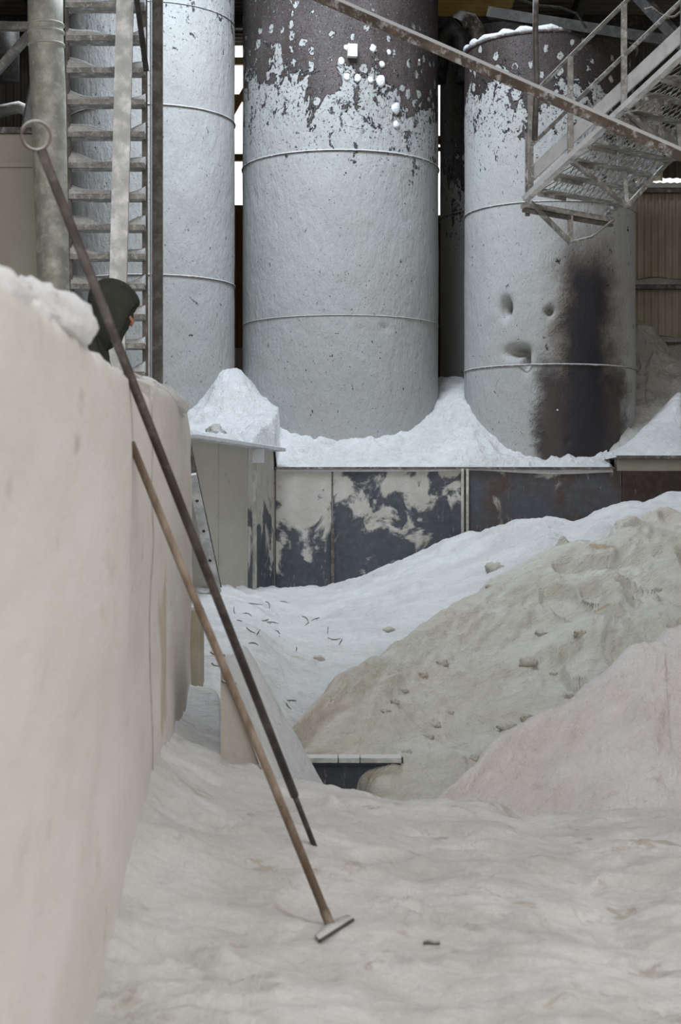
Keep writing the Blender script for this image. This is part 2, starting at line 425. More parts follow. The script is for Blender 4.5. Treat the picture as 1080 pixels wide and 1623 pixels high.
# roof: sheets sloping down to the rear wall, opening left for daylight
rf = struct(thing('ceiling', None, None, (0, 20, 9)))
def roofz(Y): return 8.35 + (29.3 - Y) * .12
RY = 6.0
for (x0, x1, y0, y1, m) in [(-7.3, -4.6, RY, 29.3, 'roofsheet'), (-4.6, -2.3, RY, 29.3, 'roofsheet'), (-2.3, .9, RY, 17.3, 'roofsheet'), (-2.3, .9, 20.6, 29.3, 'roofsheet'),
                            (.9, 1.4, RY, 29.3, 'roofsheet'), (1.4, 2.9, RY, 26.2, 'roofsheet'), (1.4, 2.9, 26.2, 29.3, 'amber'), (2.9, 5.5, RY, 29.3, 'roofsheet'), (5.5, 8.1, RY, 29.3, 'roofsheet')]:
    n = max(4, int((y1 - y0) / .16 * 6)); v = []; f = []
    for i in range(n + 1):
        y = y0 + (y1 - y0) * i / n; zz = roofz(y) + .045 * math.sin(2 * math.pi * y / .16)
        v += [(x0, y, zz), (x1, y, zz)]
    for i in range(n): f.append((2 * i, 2 * i + 1, 2 * i + 3, 2 * i + 2))
    link('roof_sheet', v, f, M[m], rf, True)
for y in (8, 12, 15.5, 17.1, 20.8, 23.5, 25.6, 28):
    MB().box(-7.2, 8, y - .05, y + .05, roofz(y) - .26, roofz(y) - .06).build('purlin', M['black'], rf)
for x in (-5, .8, 3.9, 6.4):
    MB().bar((x, 6, roofz(6) - .4), (x, 29, roofz(29) - .4), .14, .28).build('rafter', M['black'], rf)

# raised working floor behind the powder-caked wall
pts = [(-7.2, 2), (-.83, 2), (-1.40, 12.4), (-1.40, 12.6), (-1.9, 12.6), (-2.0, 18.2), (-1.3, 22.3), (-1.3, 29), (-7.2, 29)]
n = len(pts)
struct(MB().add([(x, y, GZ) for x, y in pts] + [(x, y, -.1) for x, y in pts], [tuple(range(n))[::-1], tuple(range(n, 2 * n))] + [(i, (i + 1) % n, n + (i + 1) % n, n + i) for i in range(n)]).build('floor_raised', M['grey']))

# ------------------------------------------------------------------ long powder-caked wall on the left
def wallX(Y): return -.4725 - .0538 * Y
def caked_wall(name, y0, y1, top, thick, seed, off=0.0, nY=200, nz=110):
    """front face + rounded crest + back of a wall run, lumpy with caked powder"""
    zb = GZ
    prof = []                                       # (outward offset, height share)
    v = []; ys = np.linspace(y0, y1, nY)
    tops = np.array([top(y) for y in ys])
    rows = []
    ss = np.linspace(0, 1, nz)
    for k, s in enumerate(ss):
        rows.append((0.0, s))
    crest = [(-.02, 1.012), (-.06, 1.018), (-thick * .5, 1.022), (-thick + .04, 1.015), (-thick, 1.0), (-thick, .4), (-thick, 0)]
    rows += crest
    for (dx, s) in rows:
        zz = zb + (tops - zb) * min(s, 1.0) + max(0, s - 1) * 2.2
        xx = wallX(ys) + off + dx
        v.append(np.stack([xx, ys, zz], 1))
    V = np.concatenate(v)
    n1 = fbm(V * np.array([1, .35, .8]) + seed, 3) * .035 + fbm(V * np.array([5, 1.4, 3.2]) + seed, 3) * .009
    V[:, 0] += n1
    near_top = np.clip((V[:, 2] - .2) / .3, 0, 1)
    V[:, 2] += near_top * (fbm(V * np.array([3, 5, 0]) + seed + 4, 4) * .045)
    f = grid_faces(len(rows), nY)
    n = nY
    f.append(tuple(i * n for i in range(len(rows)))); f.append(tuple(i * n + n - 1 for i in range(len(rows)))[::-1])
    return link(name, V, f, M['wall'], wleft, True)
wleft = struct(thing('wall_left', None, None, (wallX(6), 6, GZ)))
caked_wall('wall_section', 1.2, 7.75, lambda y: .43 + .017 * (y - 3), .24, 3.0)
def top2(y):
    return .60 + .035 * (y - 8.2) - .25 * max(0, (y - 12.1) / .6) ** 2
caked_wall('wall_section', 7.70, 12.6, top2, .24, 3.0, .006, 130, 90)
MB().box(wallX(12.8) - .02, wallX(12.8) + .085, 12.62, 12.95, GZ, -.75).build('end_pier', M['pier'], wleft, bevel=.015)

# fresh powder clumps lying along the wall crest
def clump(label, c, sx, sy, sz, seed, mat='clump', name='powder_clump', group=None, n=40):
    me = bpy.data.meshes.new(name); bm = bmesh.new(); bmesh.ops.create_uvsphere(bm, u_segments=n, v_segments=n // 2, radius=1); bm.to_mesh(me); bm.free()
    V = np.empty(len(me.vertices) * 3); me.vertices.foreach_get('co', V); V = V.reshape(-1, 3)
    d = 1 + fbm(V * 1.6 + seed, 4) * (.42 if n >= 20 else .8)
    V = V * d[:, None] * np.array([sx, sy, sz]); V[:, 2] = np.maximum(V[:, 2], -sz * .9 if n < 20 else -sz * .35)
    me.vertices.foreach_set('co', V.ravel()); me.polygons.foreach_set('use_smooth', [True] * len(me.polygons)); me.update()
    me.materials.append(M[mat])
    o = bpy.data.objects.new(name, me); C.objects.link(o); o.location = c
    return tag(o, label, 'powder clump', group)
clump('soft white powder lump on the caked wall crest, farther from the hooded person', (wallX(3.4) - .11, 3.42, .445), .10, .33, .075, 2)
clump('bright white powder lump on the caked wall crest beside the hooded person', (wallX(4.45) - .10, 4.5, .515), .11, .50, .10, 8)
clump('rounded white powder cap on the wall crest next to the dark steel posts', (wallX(9.9) - .11, 9.9, .685), .125, 1.5, .085, 5)

# ------------------------------------------------------------------ powder heaps
def catmull(rows, nu, nv):
    """rows: list of control polylines (same length) -> dense grid nu x nv"""
    A = np.array([[list(p) for p in r] for r in rows], float)       # r,c,3
    def dens(A, n, axis):
        A = np.moveaxis(A, axis, 0); k = len(A)
        t = np.linspace(0, k - 1, n); i = np.minimum(t.astype(int), k - 2); u = (t - i).reshape((-1,) + (1,) * (A.ndim - 1))
        p0 = A[np.maximum(i - 1, 0)]; p1 = A[i]; p2 = A[i + 1]; p3 = A[np.minimum(i + 2, k - 1)]
        o = .5 * ((2 * p1) + (-p0 + p2) * u + (2 * p0 - 5 * p1 + 4 * p2 - p3) * u * u + (-p0 + 3 * p1 - 3 * p2 + p3) * u ** 3)
        return np.moveaxis(o, 0, axis)
    return dens(dens(A, nu, 0), nv, 1)
def heap(name, rows, nu, nv, mat, label, disp, cat='powder heap', parent=None):
    G = catmull(rows, nu, nv); V = G.reshape(-1, 3)
    V = disp(V, np.repeat(np.linspace(0, 1, nu), nv), np.tile(np.linspace(0, 1, nv), nu))
    o = link(name, V, cull(V, grid_faces(nu, nv)), M[mat], None, True)
    recenter(o); return tag(o, label, cat)
def terr(a):
    f_ = np.floor(a); r_ = np.clip((a - f_ - .72) / .28, 0, 1); return f_ + r_ * r_ * (3 - 2 * r_)
def row(pts): return [P(*p) for p in pts]
def drop(pts, dY, dz): return [P(*p) + Vector((0, dY, dz)) for p in pts]

def wing_x(Y): return -1.70 + (Y - 17.9) * (.82 / 3.85)
def hold(V):
    """powder stops at the wall, the raised floor, the wing wall and the trough plates (small bite only)"""
    Y = V[:, 1]
    lim = np.where(Y < 12.62, wallX(Y) - .05, np.where(Y < 17.9, -1.91 - .0179 * (Y - 12.6), wing_x(Y) - .02))
    V[:, 0] = np.maximum(V[:, 0], lim)
    return V
def cull(V, faces):
    """drop powder faces lying wholly inside a tank"""
    ins = np.zeros(len(V), bool)
    for (cx, cy, r) in tanks.values(): ins |= (V[:, 0] - cx) ** 2 + (V[:, 1] - cy) ** 2 < (r - .06) ** 2
    return [f for f in faces if not all(ins[i] for i in f)]
tanks = {'L': (-2.71, 23.5, 1.19), 'M': (0.0, 24.0, 1.43), 'R': (2.97, 23.3, 1.205), 'B': (2.85, 26.6, 1.23)}
# foreground: trampled powder floor up to the lip of the pit
nx, ny = 330, 420
xs = np.linspace(-1.5, 4.2, nx); ys = np.linspace(1.6, 11.2, ny)
XX, YY = np.meshgrid(xs, ys, indexing='ij'); V = np.stack([XX.ravel(), YY.ravel(), np.zeros(nx * ny)], 1)
X, Y = V[:, 0], V[:, 1]
d = X - wallX(Y)
bw = np.interp(Y, [3, 5.1, 5.9, 7.7, 9.5, 11.5], [0, .02, .13, .27, .22, .16])
base = np.interp(X, [-1, -.2, .35, .75, 1.1, 2.0, 4.2], [-1.53, -1.565, -1.655, -1.645, -1.715, -1.68, -1.62])
base = base + np.interp(Y, [3, 6, 7.5, 9.4], [.03, .05, .06, 0])
z = base + bw * np.exp(-np.clip(d, 0, 9) / .33)
crest = 9.55 + .10 * np.sin(X * 2.3 + 1) + np.where(X < -.42, (-.42 - X) * 4, 0)
z = z - np.clip(Y - crest, 0, 9) * .75 - .05 * np.clip((Y - crest + .4) / .4, 0, 1) ** 2
q = V * np.array([1, 1, 0]); an = np.stack([(X * .9 + Y * .42) * 1.1, (-X * .42 + Y * .9) * 1.45, 0 * X], 1)
z += fbm(an * 1.1 + 3, 3) * .06 + fbm(an * 3.0 + 9, 4) * .036 + ridged(q * np.array([5, 6, 0]) + 2, 3) * .005 + fbm(q * 15, 3) * .008
# shovel scrapes and footprints
rs = random.Random(4)
for _ in range(90):
    fx, fy = rs.uniform(-.9, 2.4), rs.uniform(4.2, 9.2); a = rs.uniform(-.7, .7); L = rs.uniform(.07, .17); Wd = L * rs.uniform(.35, .6); dep = rs.uniform(.012, .038)
    u = (X - fx) * math.cos(a) + (Y - fy) * math.sin(a); w2 = -(X - fx) * math.sin(a) + (Y - fy) * math.cos(a)
    e = (u / L) ** 2 + (w2 / Wd) ** 2
    z -= dep * np.exp(-e ** 1.6) - dep * .45 * np.exp(-((np.sqrt(e) - 1.35) / .3) ** 2)
m_ = np.exp(-(((X + .02) ** 2 + (Y - 6.2) ** 2) / .21 ** 2) ** 2); z = z * (1 - m_) + m_ * (np.average(z, weights=m_) - .02)
V[:, 2] = z
FZ = (xs, ys, z.reshape(nx, ny))
def floor_z(x, y):
    i = int(np.clip(np.searchsorted(xs, x), 1, nx - 1)); j = int(np.clip(np.searchsorted(ys, y), 1, ny - 1)); return float(FZ[2][i, j])
V[:, 0] = np.maximum(V[:, 0], wallX(V[:, 1]) - .12)
fg = link('powder_floor', V, grid_faces(nx, ny), M['fore'], None, True); recenter(fg)
tag(fg, 'trampled off-white powder floor with scrapes and footprints below the leaning tools', 'powder floor')

YT = 21.8
# white heap in front of the steel trough
ridge = [(230, 912, 19.5), (290, 914, 20), (350, 922, 20.6), (400, 934, 21.3), (470, 940, 21.6), (550, 925, 21.6), (640, 892, 21.3), (740, 849, 20.6), (800, 836, 20.1), (862, 829, 19.6), (905, 838, 19.5), (960, 814, 19.5), (1080, 782, 19.5), (1300, 750, 19.5)]
mid = [(230, 985, 16), (290, 985, 16), (350, 985, 16), (400, 990, 16.2), (470, 1018, 16.4), (550, 1000, 16.8), (640, 965, 17.4), (740, 925, 17.9), (800, 900, 18), (862, 880, 18), (905, 880, 18), (960, 860, 18), (1080, 850, 18), (1300, 830, 18)]
front = [(230, 1080, 12.95), (290, 1085, 12.95), (350, 1085, 12.9), (400, 1100, 12.8), (470, 1160, 12.7), (550, 1190, 12.9), (640, 1200, 13), (740, 1180, 13.4), (800, 1150, 13.8), (862, 1120, 14), (905, 1100, 14.4), (960, 1060, 15), (1080, 1000, 16), (1300, 960, 16)]
foot = [(230, 1250, 12.6), (290, 1250, 12.6), (350, 1250, 12.5), (400, 1280, 12.5), (470, 1300, 12.4), (550, 1300, 12.6), (640, 1300, 12.6), (740, 1280, 13), (800, 1250, 13.4), (862, 1230, 13.6), (905, 1200, 14), (960, 1180, 14.6), (1080, 1130, 15.5), (1300, 1100, 15.5)]
def d_white(V, u, v):
    k = np.clip(1.2 - np.abs(u - .2) * 0, .2, 1)
    V[:, 2] += fbm(V * np.array([.9, .7, 0]) + 21, 3) * .10 + fbm(V * np.array([3.2, 2.0, 0]) + 5, 4) * .065 + ridged(V * np.array([2.2, 2.6, 0]) + 15, 4) * .028 + fbm(V * np.array([13, 9, 0]) + 5, 3) * .016
    V[:, 1] = np.where(V[:, 0] > -.9, np.minimum(V[:, 1], YT + .01), V[:, 1])
    return hold(V)
heap('powder_heap', [drop(ridge, .6, -.5), row(ridge), row(mid), row(front), row(foot)], 240, 300, 'white', 'broad white powder heap littered with twigs below the dark steel trough panels', d_white)

# beige heap
bridge = [(420, 1192, 12.2), (470, 1152, 12.5), (520, 1104, 13.2), (560, 1077, 13.8), (640, 1025, 15), (740, 962, 16), (830, 918, 17), (880, 896, 17.3), (925, 884, 17.6), (1000, 862, 18), (1080, 842, 18.4), (1300, 800, 18.8)]
bmid = [(430, 1200, 12.2), (480, 1185, 12.35), (530, 1160, 12.7), (575, 1135, 13.1), (655, 1125, 13.6), (755, 1085, 14.3), (845, 1050, 14.8), (895, 1030, 15), (940, 990, 15.4), (1010, 985, 15.6), (1080, 970, 15.7), (1300, 940, 16)]
bfront = [(440, 1218, 12.25), (490, 1218, 12.22), (545, 1225, 12.2), (600, 1262, 11.8), (660, 1275, 11.5), (750, 1270, 11.5), (840, 1265, 11.7), (890, 1262, 11.9), (940, 1250, 12.2), (1010, 1240, 12.5), (1080, 1230, 12.7), (1300, 1200, 13)]
bfoot = [(440, 1420, 12.25), (490, 1420, 12.22), (545, 1420, 12.15), (600, 1420, 11.4), (660, 1420, 11.0), (750, 1420, 11), (840, 1420, 11.2), (890, 1420, 11.3), (940, 1420, 11.4), (1010, 1400, 11.6), (1080, 1400, 11.8), (1300, 1400, 12)]
def d_beige(V, u, v):
    e = np.clip(v * 6 - .35, 0, 1)
    sk = np.stack([V[:, 0] * .9 - V[:, 2] * 1.1, V[:, 1] * .25, V[:, 0] * .25 + V[:, 2] * .4], 1)   # grooves run down the slope
    cl = ridged(np.stack([V[:, 0] * .55, V[:, 1] * .45, V[:, 2] * .8], 1) + 31, 3)
    right = np.clip((V[:, 0] - 1.3) / 1.0, 0, 1)
    V[:, 2] += e * (fbm(sk * 1.6 + 2, 4) * .09 + fbm(V * np.array([4, 3, 2]) + 8, 4) * .030 + (.25 + right) * (terr(cl * 2.2) / 2.2 * .26 - .15) + ridged(sk * 3.5 + 6, 3) * .035 + fbm(V * 13, 3) * .012)
    return V
heap('powder_heap', [drop(bridge, 1.6, -1.1), row(bridge), row(bmid), row(bfront), row(bfoot)], 260, 300, 'beige', 'steep beige powder heap with cracks and broken ledges beyond the pit', d_beige)

# pinkish heap
pr = [(640, 1330, 10.5), (700, 1285, 10.7), (745, 1240, 11), (775, 1200, 11.2), (830, 1168, 11.5), (880, 1142, 11.7), (920, 1108, 11.9), (960, 1078, 12), (1000, 1042, 12.2), (1040, 1026, 12.3), (1080, 1006, 12.5), (1300, 920, 13)]
pm = [(650, 1345, 10.4), (710, 1310, 10.5), (755, 1280, 10.65), (790, 1258, 10.8), (845, 1232, 11), (895, 1212, 11.1), (940, 1190, 11.2), (980, 1170, 11.25), (1020, 1150, 11.3), (1055, 1140, 11.4), (1090, 1130, 11.5), (1300, 1080, 11.8)]
pf = [(660, 1400, 10.1), (720, 1390, 10.1), (765, 1380, 10.1), (805, 1370, 10.2), (860, 1360, 10.2), (910, 1350, 10.2), (960, 1340, 10.2), (1000, 1330, 10.3), (1040, 1330, 10.3), (1070, 1330, 10.3), (1100, 1330, 10.3), (1300, 1330, 10.4)]
def d_pink(V, u, v):
    sk = np.stack([V[:, 0] * 1.4 - V[:, 2] * .9, V[:, 1] * .3, V[:, 0] * .2 + V[:, 2] * .3], 1)
    V[:, 2] += ridged(sk * 1.8 + 4, 4) * .05 + fbm(V * np.array([2.5, 2, 1]) + 14, 4) * .06 + fbm(V * 14, 2) * .006
    return V
heap('powder_heap', [drop(pr, 1.0, -.9), row(pr), row(pm), row(pf)], 200, 260, 'pink', 'pinkish white powder heap sloping down to the pit edge in front of the beige heap', d_pink)

# small grey-white bank between wall end and sloped slab
sa = [(268, 1060, 12.4), (300, 1085, 12.2), (325, 1090, 12), (345, 1100, 11.8), (362, 1150, 11.5), (400, 1190, 11.2)]
sb_ = [(262, 1120, 11.4), (290, 1142, 11.2), (320, 1160, 11), (345, 1190, 10.8), (362, 1216, 10.6), (400, 1232, 10.4)]
sc_ = [(240, 1250, 9.8), (280, 1262, 9.8), (320, 1275, 9.8), (345, 1285, 9.8), (362, 1290, 9.8), (400, 1300, 9.8)]
def d_small(V, u, v):
    V[:, 2] += fbm(V * np.array([4, 3, 0]) + 41, 4) * .05; return hold(V)
heap('powder_heap', [drop(sa, .5, -.3), row(sa), row(sb_), row(sc_)], 90, 70, 'white', 'small whitish powder bank wedged between the wall end and the sloped slab', d_small)

# sloped concrete slab with powder on top (triangular cheek toward the camera)
sl = thing('sloped_slab', 'sloping powder-covered buttress slab with bare beige triangular cheek beside the pit', 'slab', tuple(P(400, 1225, 10.2)))
Y0, Y1 = 9.75, 12.7
a = P(350, 1052, Y0); b = P(418, 1222, Y0); dd = (b - a)
b2 = b + dd * .9; a2 = a
zb = P(355, 1213, Y0).z
MBs = MB()
Y1 = 11.7
a1 = P(392, 1034, Y1); b1 = P(512, 1247, Y1); b1 = b1 + (b1 - a1) * .8
f0 = [a, b2, Vector((b2.x, Y0, GZ)), Vector((a.x, Y0, GZ))]
f1 = [a1, b1, Vector((b1.x, Y1, GZ)), Vector((a1.x, Y1, GZ))]
MBs.add(f0 + f1, [(0, 3, 2, 1), (4, 5, 6, 7), (1, 2, 6, 5), (2, 3, 7, 6), (3, 0, 4, 7)]).build('cheek', M['slabface'], sl)
n1, n2 = 90, 50; V = []
for i in range(n1):
    for j in range(n2):
        u = i / (n1 - 1); w_ = j / (n2 - 1); p = (a + (b2 - a) * u) * (1 - w_) + (a1 + (b1 - a1) * u) * w_
        V.append((p.x, p.y + (-.03 if j == 0 else .03 if j == n2 - 1 else 0), p.z + .03))
V = np.array(V); k = np.tile(np.minimum(np.arange(n2), n2 - 1 - np.arange(n2)), n1)
V[:, 2] += (fbm(V * 2.5 + 3, 4) * .03 + .01) - np.where(k == 0, .05, 0)
link('powder_cover', V, grid_faces(n1, n2), M['pile'], sl, True)
MB().box(P(358, 0, Y0).x, P(418, 0, Y0).x, Y0 - .02, Y0 + .02, zb - .02, zb + .01).build('base_joint', M['slabface'], sl)

# steel trough in the pit
tr = thing('pit_trough', 'dark steel trough with dusty lip sunk into the pit under the beige heap', 'trough', (.1, 12.05, -2.9))
MB().box(-.42, .46, 12.02, 12.06, -2.85, -1.80).build('front_plate', M['plate_dark'], tr)
for (x0, x1) in [(-.42, -.02), (-.015, .14), (.145, .445)]:
    MB().box(x0, x1, 11.96, 12.14, -1.832, -1.792).build('lip', M['galv'], tr, bevel=.006)
MB().box(-.42, .44, 11.985, 12.02, -1.852, -1.836).build('edge_bar', M['plate_dark'], tr)

# ------------------------------------------------------------------ back trough / tank plinth
YT = 21.8; ZTOP = .575
def px2x(px, Y): return (px - CX) / F * Y
pl = thing('tank_plinth', 'long steel-panelled trough wall under the tanks, half caked in powder', 'trough', (1.2, YT, GZ))
MB().box(-.9, 8, YT + .06, 28.8, GZ, ZTOP - .02).build('core', M['grey'], pl)
MB().box(-1.28, -.9, 22.4, 28.8, GZ, ZTOP - .02).build('core', M['grey'], pl)
xsplit = [px2x(p, YT) for p in (436, 527, 737, 985, 1090, 1230)] + [8]
for i, m in enumerate(['plate_dust', 'plate_blue', 'plate_rust', 'plate_brown', 'plate_brown', 'plate_rust']):
    MB().box(xsplit[i] + .012, xsplit[i + 1] - .012, YT, YT + .05, GZ, ZTOP).build('panel', M[m], pl, bevel=.006)
MB().box(xsplit[1] - .018, xsplit[1] + .028, YT - .05, YT + .01, GZ, -.14).build('post', M['darkpost'], pl)
MB().box(xsplit[2] - .05, xsplit[2] - .015, YT - .05, YT + .01, GZ, ZTOP).build('post', M['pipe'], pl)
MB().box(xsplit[2] + .015, xsplit[2] + .05, YT - .05, YT + .01, GZ, ZTOP).build('post', M['pipe'], pl)
MB().box(xsplit[0], px2x(975, YT), YT - .04, YT + .06, ZTOP - .005, ZTOP + .022).build('top_edge', M['steel'], pl)
# upper shelf at the right end
MB().box(px2x(975, YT), 8, YT - .18, YT + .46, .70, .745).build('shelf', M['steel'], pl)
MB().box(px2x(978, YT), 8, YT - .02, YT + .2, ZTOP - .03, .70).build('shelf_riser', M['beigeplate'], pl)
# slanted beige wing under the left ledge
wA = Vector((-1.70, 17.9, 0)); wB = Vector((-.88, 21.75, 0)); wd = (wB - wA); wn = Vector((wd.y, -wd.x, 0)).normalized()
wg = thing('trough_wing', 'beige dust-coated wing wall with shelf on top running from the section ladder to the trough', 'wall panel', (-1.3, 19.8, GZ))
segs = 3
for i in range(segs):
    p = wA + wd * (i / segs) + wd * .004; q = wA + wd * ((i + 1) / segs) - wd * .004
    MB().frame_box(p + Vector((0, 0, GZ)), q - p, -wn * .06, (0, 0, .80 - GZ)).build('panel', M['plate_dust' if i == 2 else 'beigeplate'], wg)
MB().frame_box(wA + wn * .16 + Vector((0, 0, .80)), wd, -wn * .9, (0, 0, .05)).build('shelf', M['stairwhite'], wg, bevel=.008)
MB().box(-1.02, -.905, 21.62, 22.39, -.5, .845).build('end_cap', M['beigeplate'], wg)
for s_ in (.72,):
    p = wA + wd * s_
    MB().frame_box(p + Vector((0, 0, .62)), wd * .022, wn * .13, (0, 0, .175)).build('bracket', M['clump'], wg)
    MB().frame_box(p + Vector((0, 0, GZ)), wd * .025, wn * .03, (0, 0, .62 - GZ)).build('strut', M['pipe'], wg)

# powder banked on the plinth around the tanks
tanks = {'L': (-2.71, 23.5, 1.19), 'M': (0.0, 24.0, 1.43), 'R': (2.97, 23.3, 1.205), 'B': (2.85, 26.6, 1.23)}
nx, ny = 300, 130
xs2 = np.linspace(-3.05, 3.62, nx); t2 = np.linspace(0, 1, ny)
V = []
for x in xs2:
    yf = YT - .02 if x > -.86 else max(17.9, 21.7 + (x + .86) * 4.6)
    for tt in t2: V.append((x, yf + (26 - yf) * tt ** 1.3, 0))
V = np.array(V); X, Y = V[:, 0], V[:, 1]
z = ZTOP + .02 + np.clip(Y - YT, 0, 3) * .46
z = np.where(X < -.86, np.maximum(z, .865 + np.clip(Y - 20.5, 0, 4) * .20), z)
yfv = np.repeat([YT - .02 if x > -.86 else max(17.9, 21.7 + (x + .86) * 4.6) for x in xs2], ny)
z = np.where(X < -.86, np.minimum(z, .86 + .55 * (Y - yfv)), z)
z += .62 * np.exp(-((X + 1.55) / .42) ** 2 - ((Y - 23.0) / .85) ** 2)
z += .30 * np.exp(-((X - 1.75) / .35) ** 2 - ((Y - 23.1) / .8) ** 2)
z -= .10 * np.exp(-((X - 2.9) / .6) ** 2 - ((Y - 22.1) / .3) ** 2)
edge = np.tile(np.clip(t2 * 14, 0, 1), nx)
z += edge * (fbm(V * np.array([1.5, 1.5, 0]) + 5, 3) * .10 + ridged(V * np.array([3, 3, 0]) + 5, 4) * .04 + fbm(V * np.array([7, 6, 0]) + 5, 4) * .05 + fbm(V * np.array([20, 16, 0]) + 2, 2) * .012)
V[:, 2] = z
V[::ny, 2] -= .06
o = recenter(link('powder_bank', V, cull(V, grid_faces(nx, ny)), M['pile'], None, True))
tag(o, 'bright white powder bank drifted around the feet of the tanks on the trough top', 'powder heap')
# heaps right of the scorched tank
g1 = [(940, 640, 24.4), (975, 575, 24.8), (1005, 533, 25), (1030, 540, 25), (1055, 566, 25), (1080, 570, 25), (1300, 560, 25)]
g2 = [(940, 700, 23.3), (975, 665, 23.3), (1010, 640, 23.5), (1040, 640, 23.6), (1060, 640, 23.6), (1085, 640, 23.6), (1300, 640, 23.6)]
g3 = [(940, 760, 22.2), (975, 735, 22.2), (1010, 735, 22.2), (1040, 730, 22.2), (1060, 730, 22.2), (1085, 730, 22.2), (1300, 730, 22.2)]
def d_grey(V, u, v):
    cl = ridged(V * np.array([.8, .8, .9]) + 3, 3)
    V[:, 2] += terr(cl * 3) / 3 * .16 + fbm(V * 3 + 3, 4) * .07; return V
heap('powder_heap', [drop(g1, 1.2, -.6), row(g1), row(g2), row(g3)], 110, 130, 'grey', 'tall grey-beige powder heap with broken facets between scorched tank and corrugated wall', d_grey)
h1 = [(960, 722, 22.0), (985, 712, 22.3), (1020, 680, 22.7), (1050, 648, 22.9), (1075, 620, 23), (1110, 640, 23), (1300, 650, 23)]
h2 = [(960, 722, 21.8), (985, 719, 21.85), (1020, 702, 22.0), (1050, 690, 22.1), (1075, 685, 22.1), (1110, 690, 22.1), (1300, 690, 22.1)]
h3 = [(960, 728, 21.64), (985, 724, 21.64), (1020, 724, 21.64), (1050, 724, 21.64), (1075, 724, 21.64), (1110, 724, 21.64), (1300, 724, 21.64)]
def d_h(V, u, v):
    V[:, 2] += np.clip(1 - u, 0, 1) * (fbm(V * 2.5 + 13, 4) * .10 + fbm(V * 9 + 3, 3) * .02); return V
heap('powder_heap', [drop(h1, .8, -.5), row(h1), row(h2), row(h3)], 80, 110, 'pile', 'bright white powder heap on the trough shelf beside the scorched tank', d_h)

# ------------------------------------------------------------------ tanks
def tank(key, name, mat, z1, seams, label, extra=None, vert=None, top_rim=False, z0=.56, res=(160, 150)):
    cx, cy, r = tanks[key]
    root = thing(name, label, 'tank', (cx, cy, z0), 'steel tanks')
    n, nz = res; V = []
    for j in range(nz):
        zz = z0 + (z1 - z0) * j / (nz - 1)
        for i in range(n):
            an_ = 2 * math.pi * i / n
            V.append((cx + r * math.cos(an_), cy + r * math.sin(an_), zz))
    V = np.array(V); dirs = (V - np.array([cx, cy, 0])) * np.array([1, 1, 0]) / r
    dsp = fbm(V * .9 + cx, 3) * .010
    if extra: dsp = dsp + extra(V, cx, cy)
    V = V + dirs * dsp[:, None]
    f = [(j * n + i, j * n + (i + 1) % n, (j + 1) * n + (i + 1) % n, (j + 1) * n + i) for j in range(nz - 1) for i in range(n)]
    if top_rim: f.append(tuple((nz - 1) * n + i for i in range(n)))
    sh = link('shell', V, f, M[mat], root, True)
    sh.location.z -= 0
    for (zs, rr) in seams:
        MB().torus((cx, cy, zs), (0, 0, 1), r + .004, rr, 160, 8).build('weld_seam', M['weld'], root, True)
    for (ang, za, zb2) in (vert or []):
        p = Vector((cx + (r + .006) * math.sin(ang), cy - (r + .006) * math.cos(ang), 0))
        MB().tube([p + Vector((0, 0, za)), p + Vector((0, 0, zb2))], .011, 8).build('weld_seam', M['weld'], root, True)
    if top_rim:
        mb = MB(); mb.torus((cx, cy, z1), (0, 0, 1), r + .01, .03, 120, 8); mb.build('top_rim', M['weld'], root, True)
    return root
def dents(lst):
    def fn(V, cx, cy):
        s = 0
        for (x, z, wx, wz, d) in lst:
            s = s - d * np.exp(-(((V[:, 0] - cx - x) / wx) ** 2 + ((V[:, 2] - z) / wz) ** 2)) * (V[:, 1] < cy)
        return s
    return fn
tL = tank('L', 'storage_tank', 'tankl', 8.0, [(5.55, .012), (3.23, .012), (6.95, .008)], 'white-crusted steel tank standing behind the ladder and dark posts', z0=-.1)
tM = tank('M', 'storage_tank', 'tank', 8.1, [(4.98, .014), (2.71, .006)], 'widest steel tank, brown and flaking above, powder-white below its ring seam', extra=dents([(.62, 2.55, .05, .06, .04), (-.3, 1.2, .5, .5, .02)]))
tR = tank('R', 'storage_tank', 'tankr', 6.5, [(4.19, .010), (1.99, .012)], 'dented steel tank with a dark scorched strip down its lower front', top_rim=True, res=(360, 260),
          extra=dents([(-.72, 2.78, .055, .11, .30), (-.15, 2.70, .05, .055, .18), (-.57, 2.17, .12, .07, .30), (-.46, 2.05, .045, .12, .22), (.1, .95, .05, .05, .02), (-.32, 1.0, .06, .06, .03)]))
tB = tank('B', 'storage_tank', 'tankb', 7.6, [(4.73, .016)], 'dim dust-streaked steel tank half hidden behind the dented scorched tank')
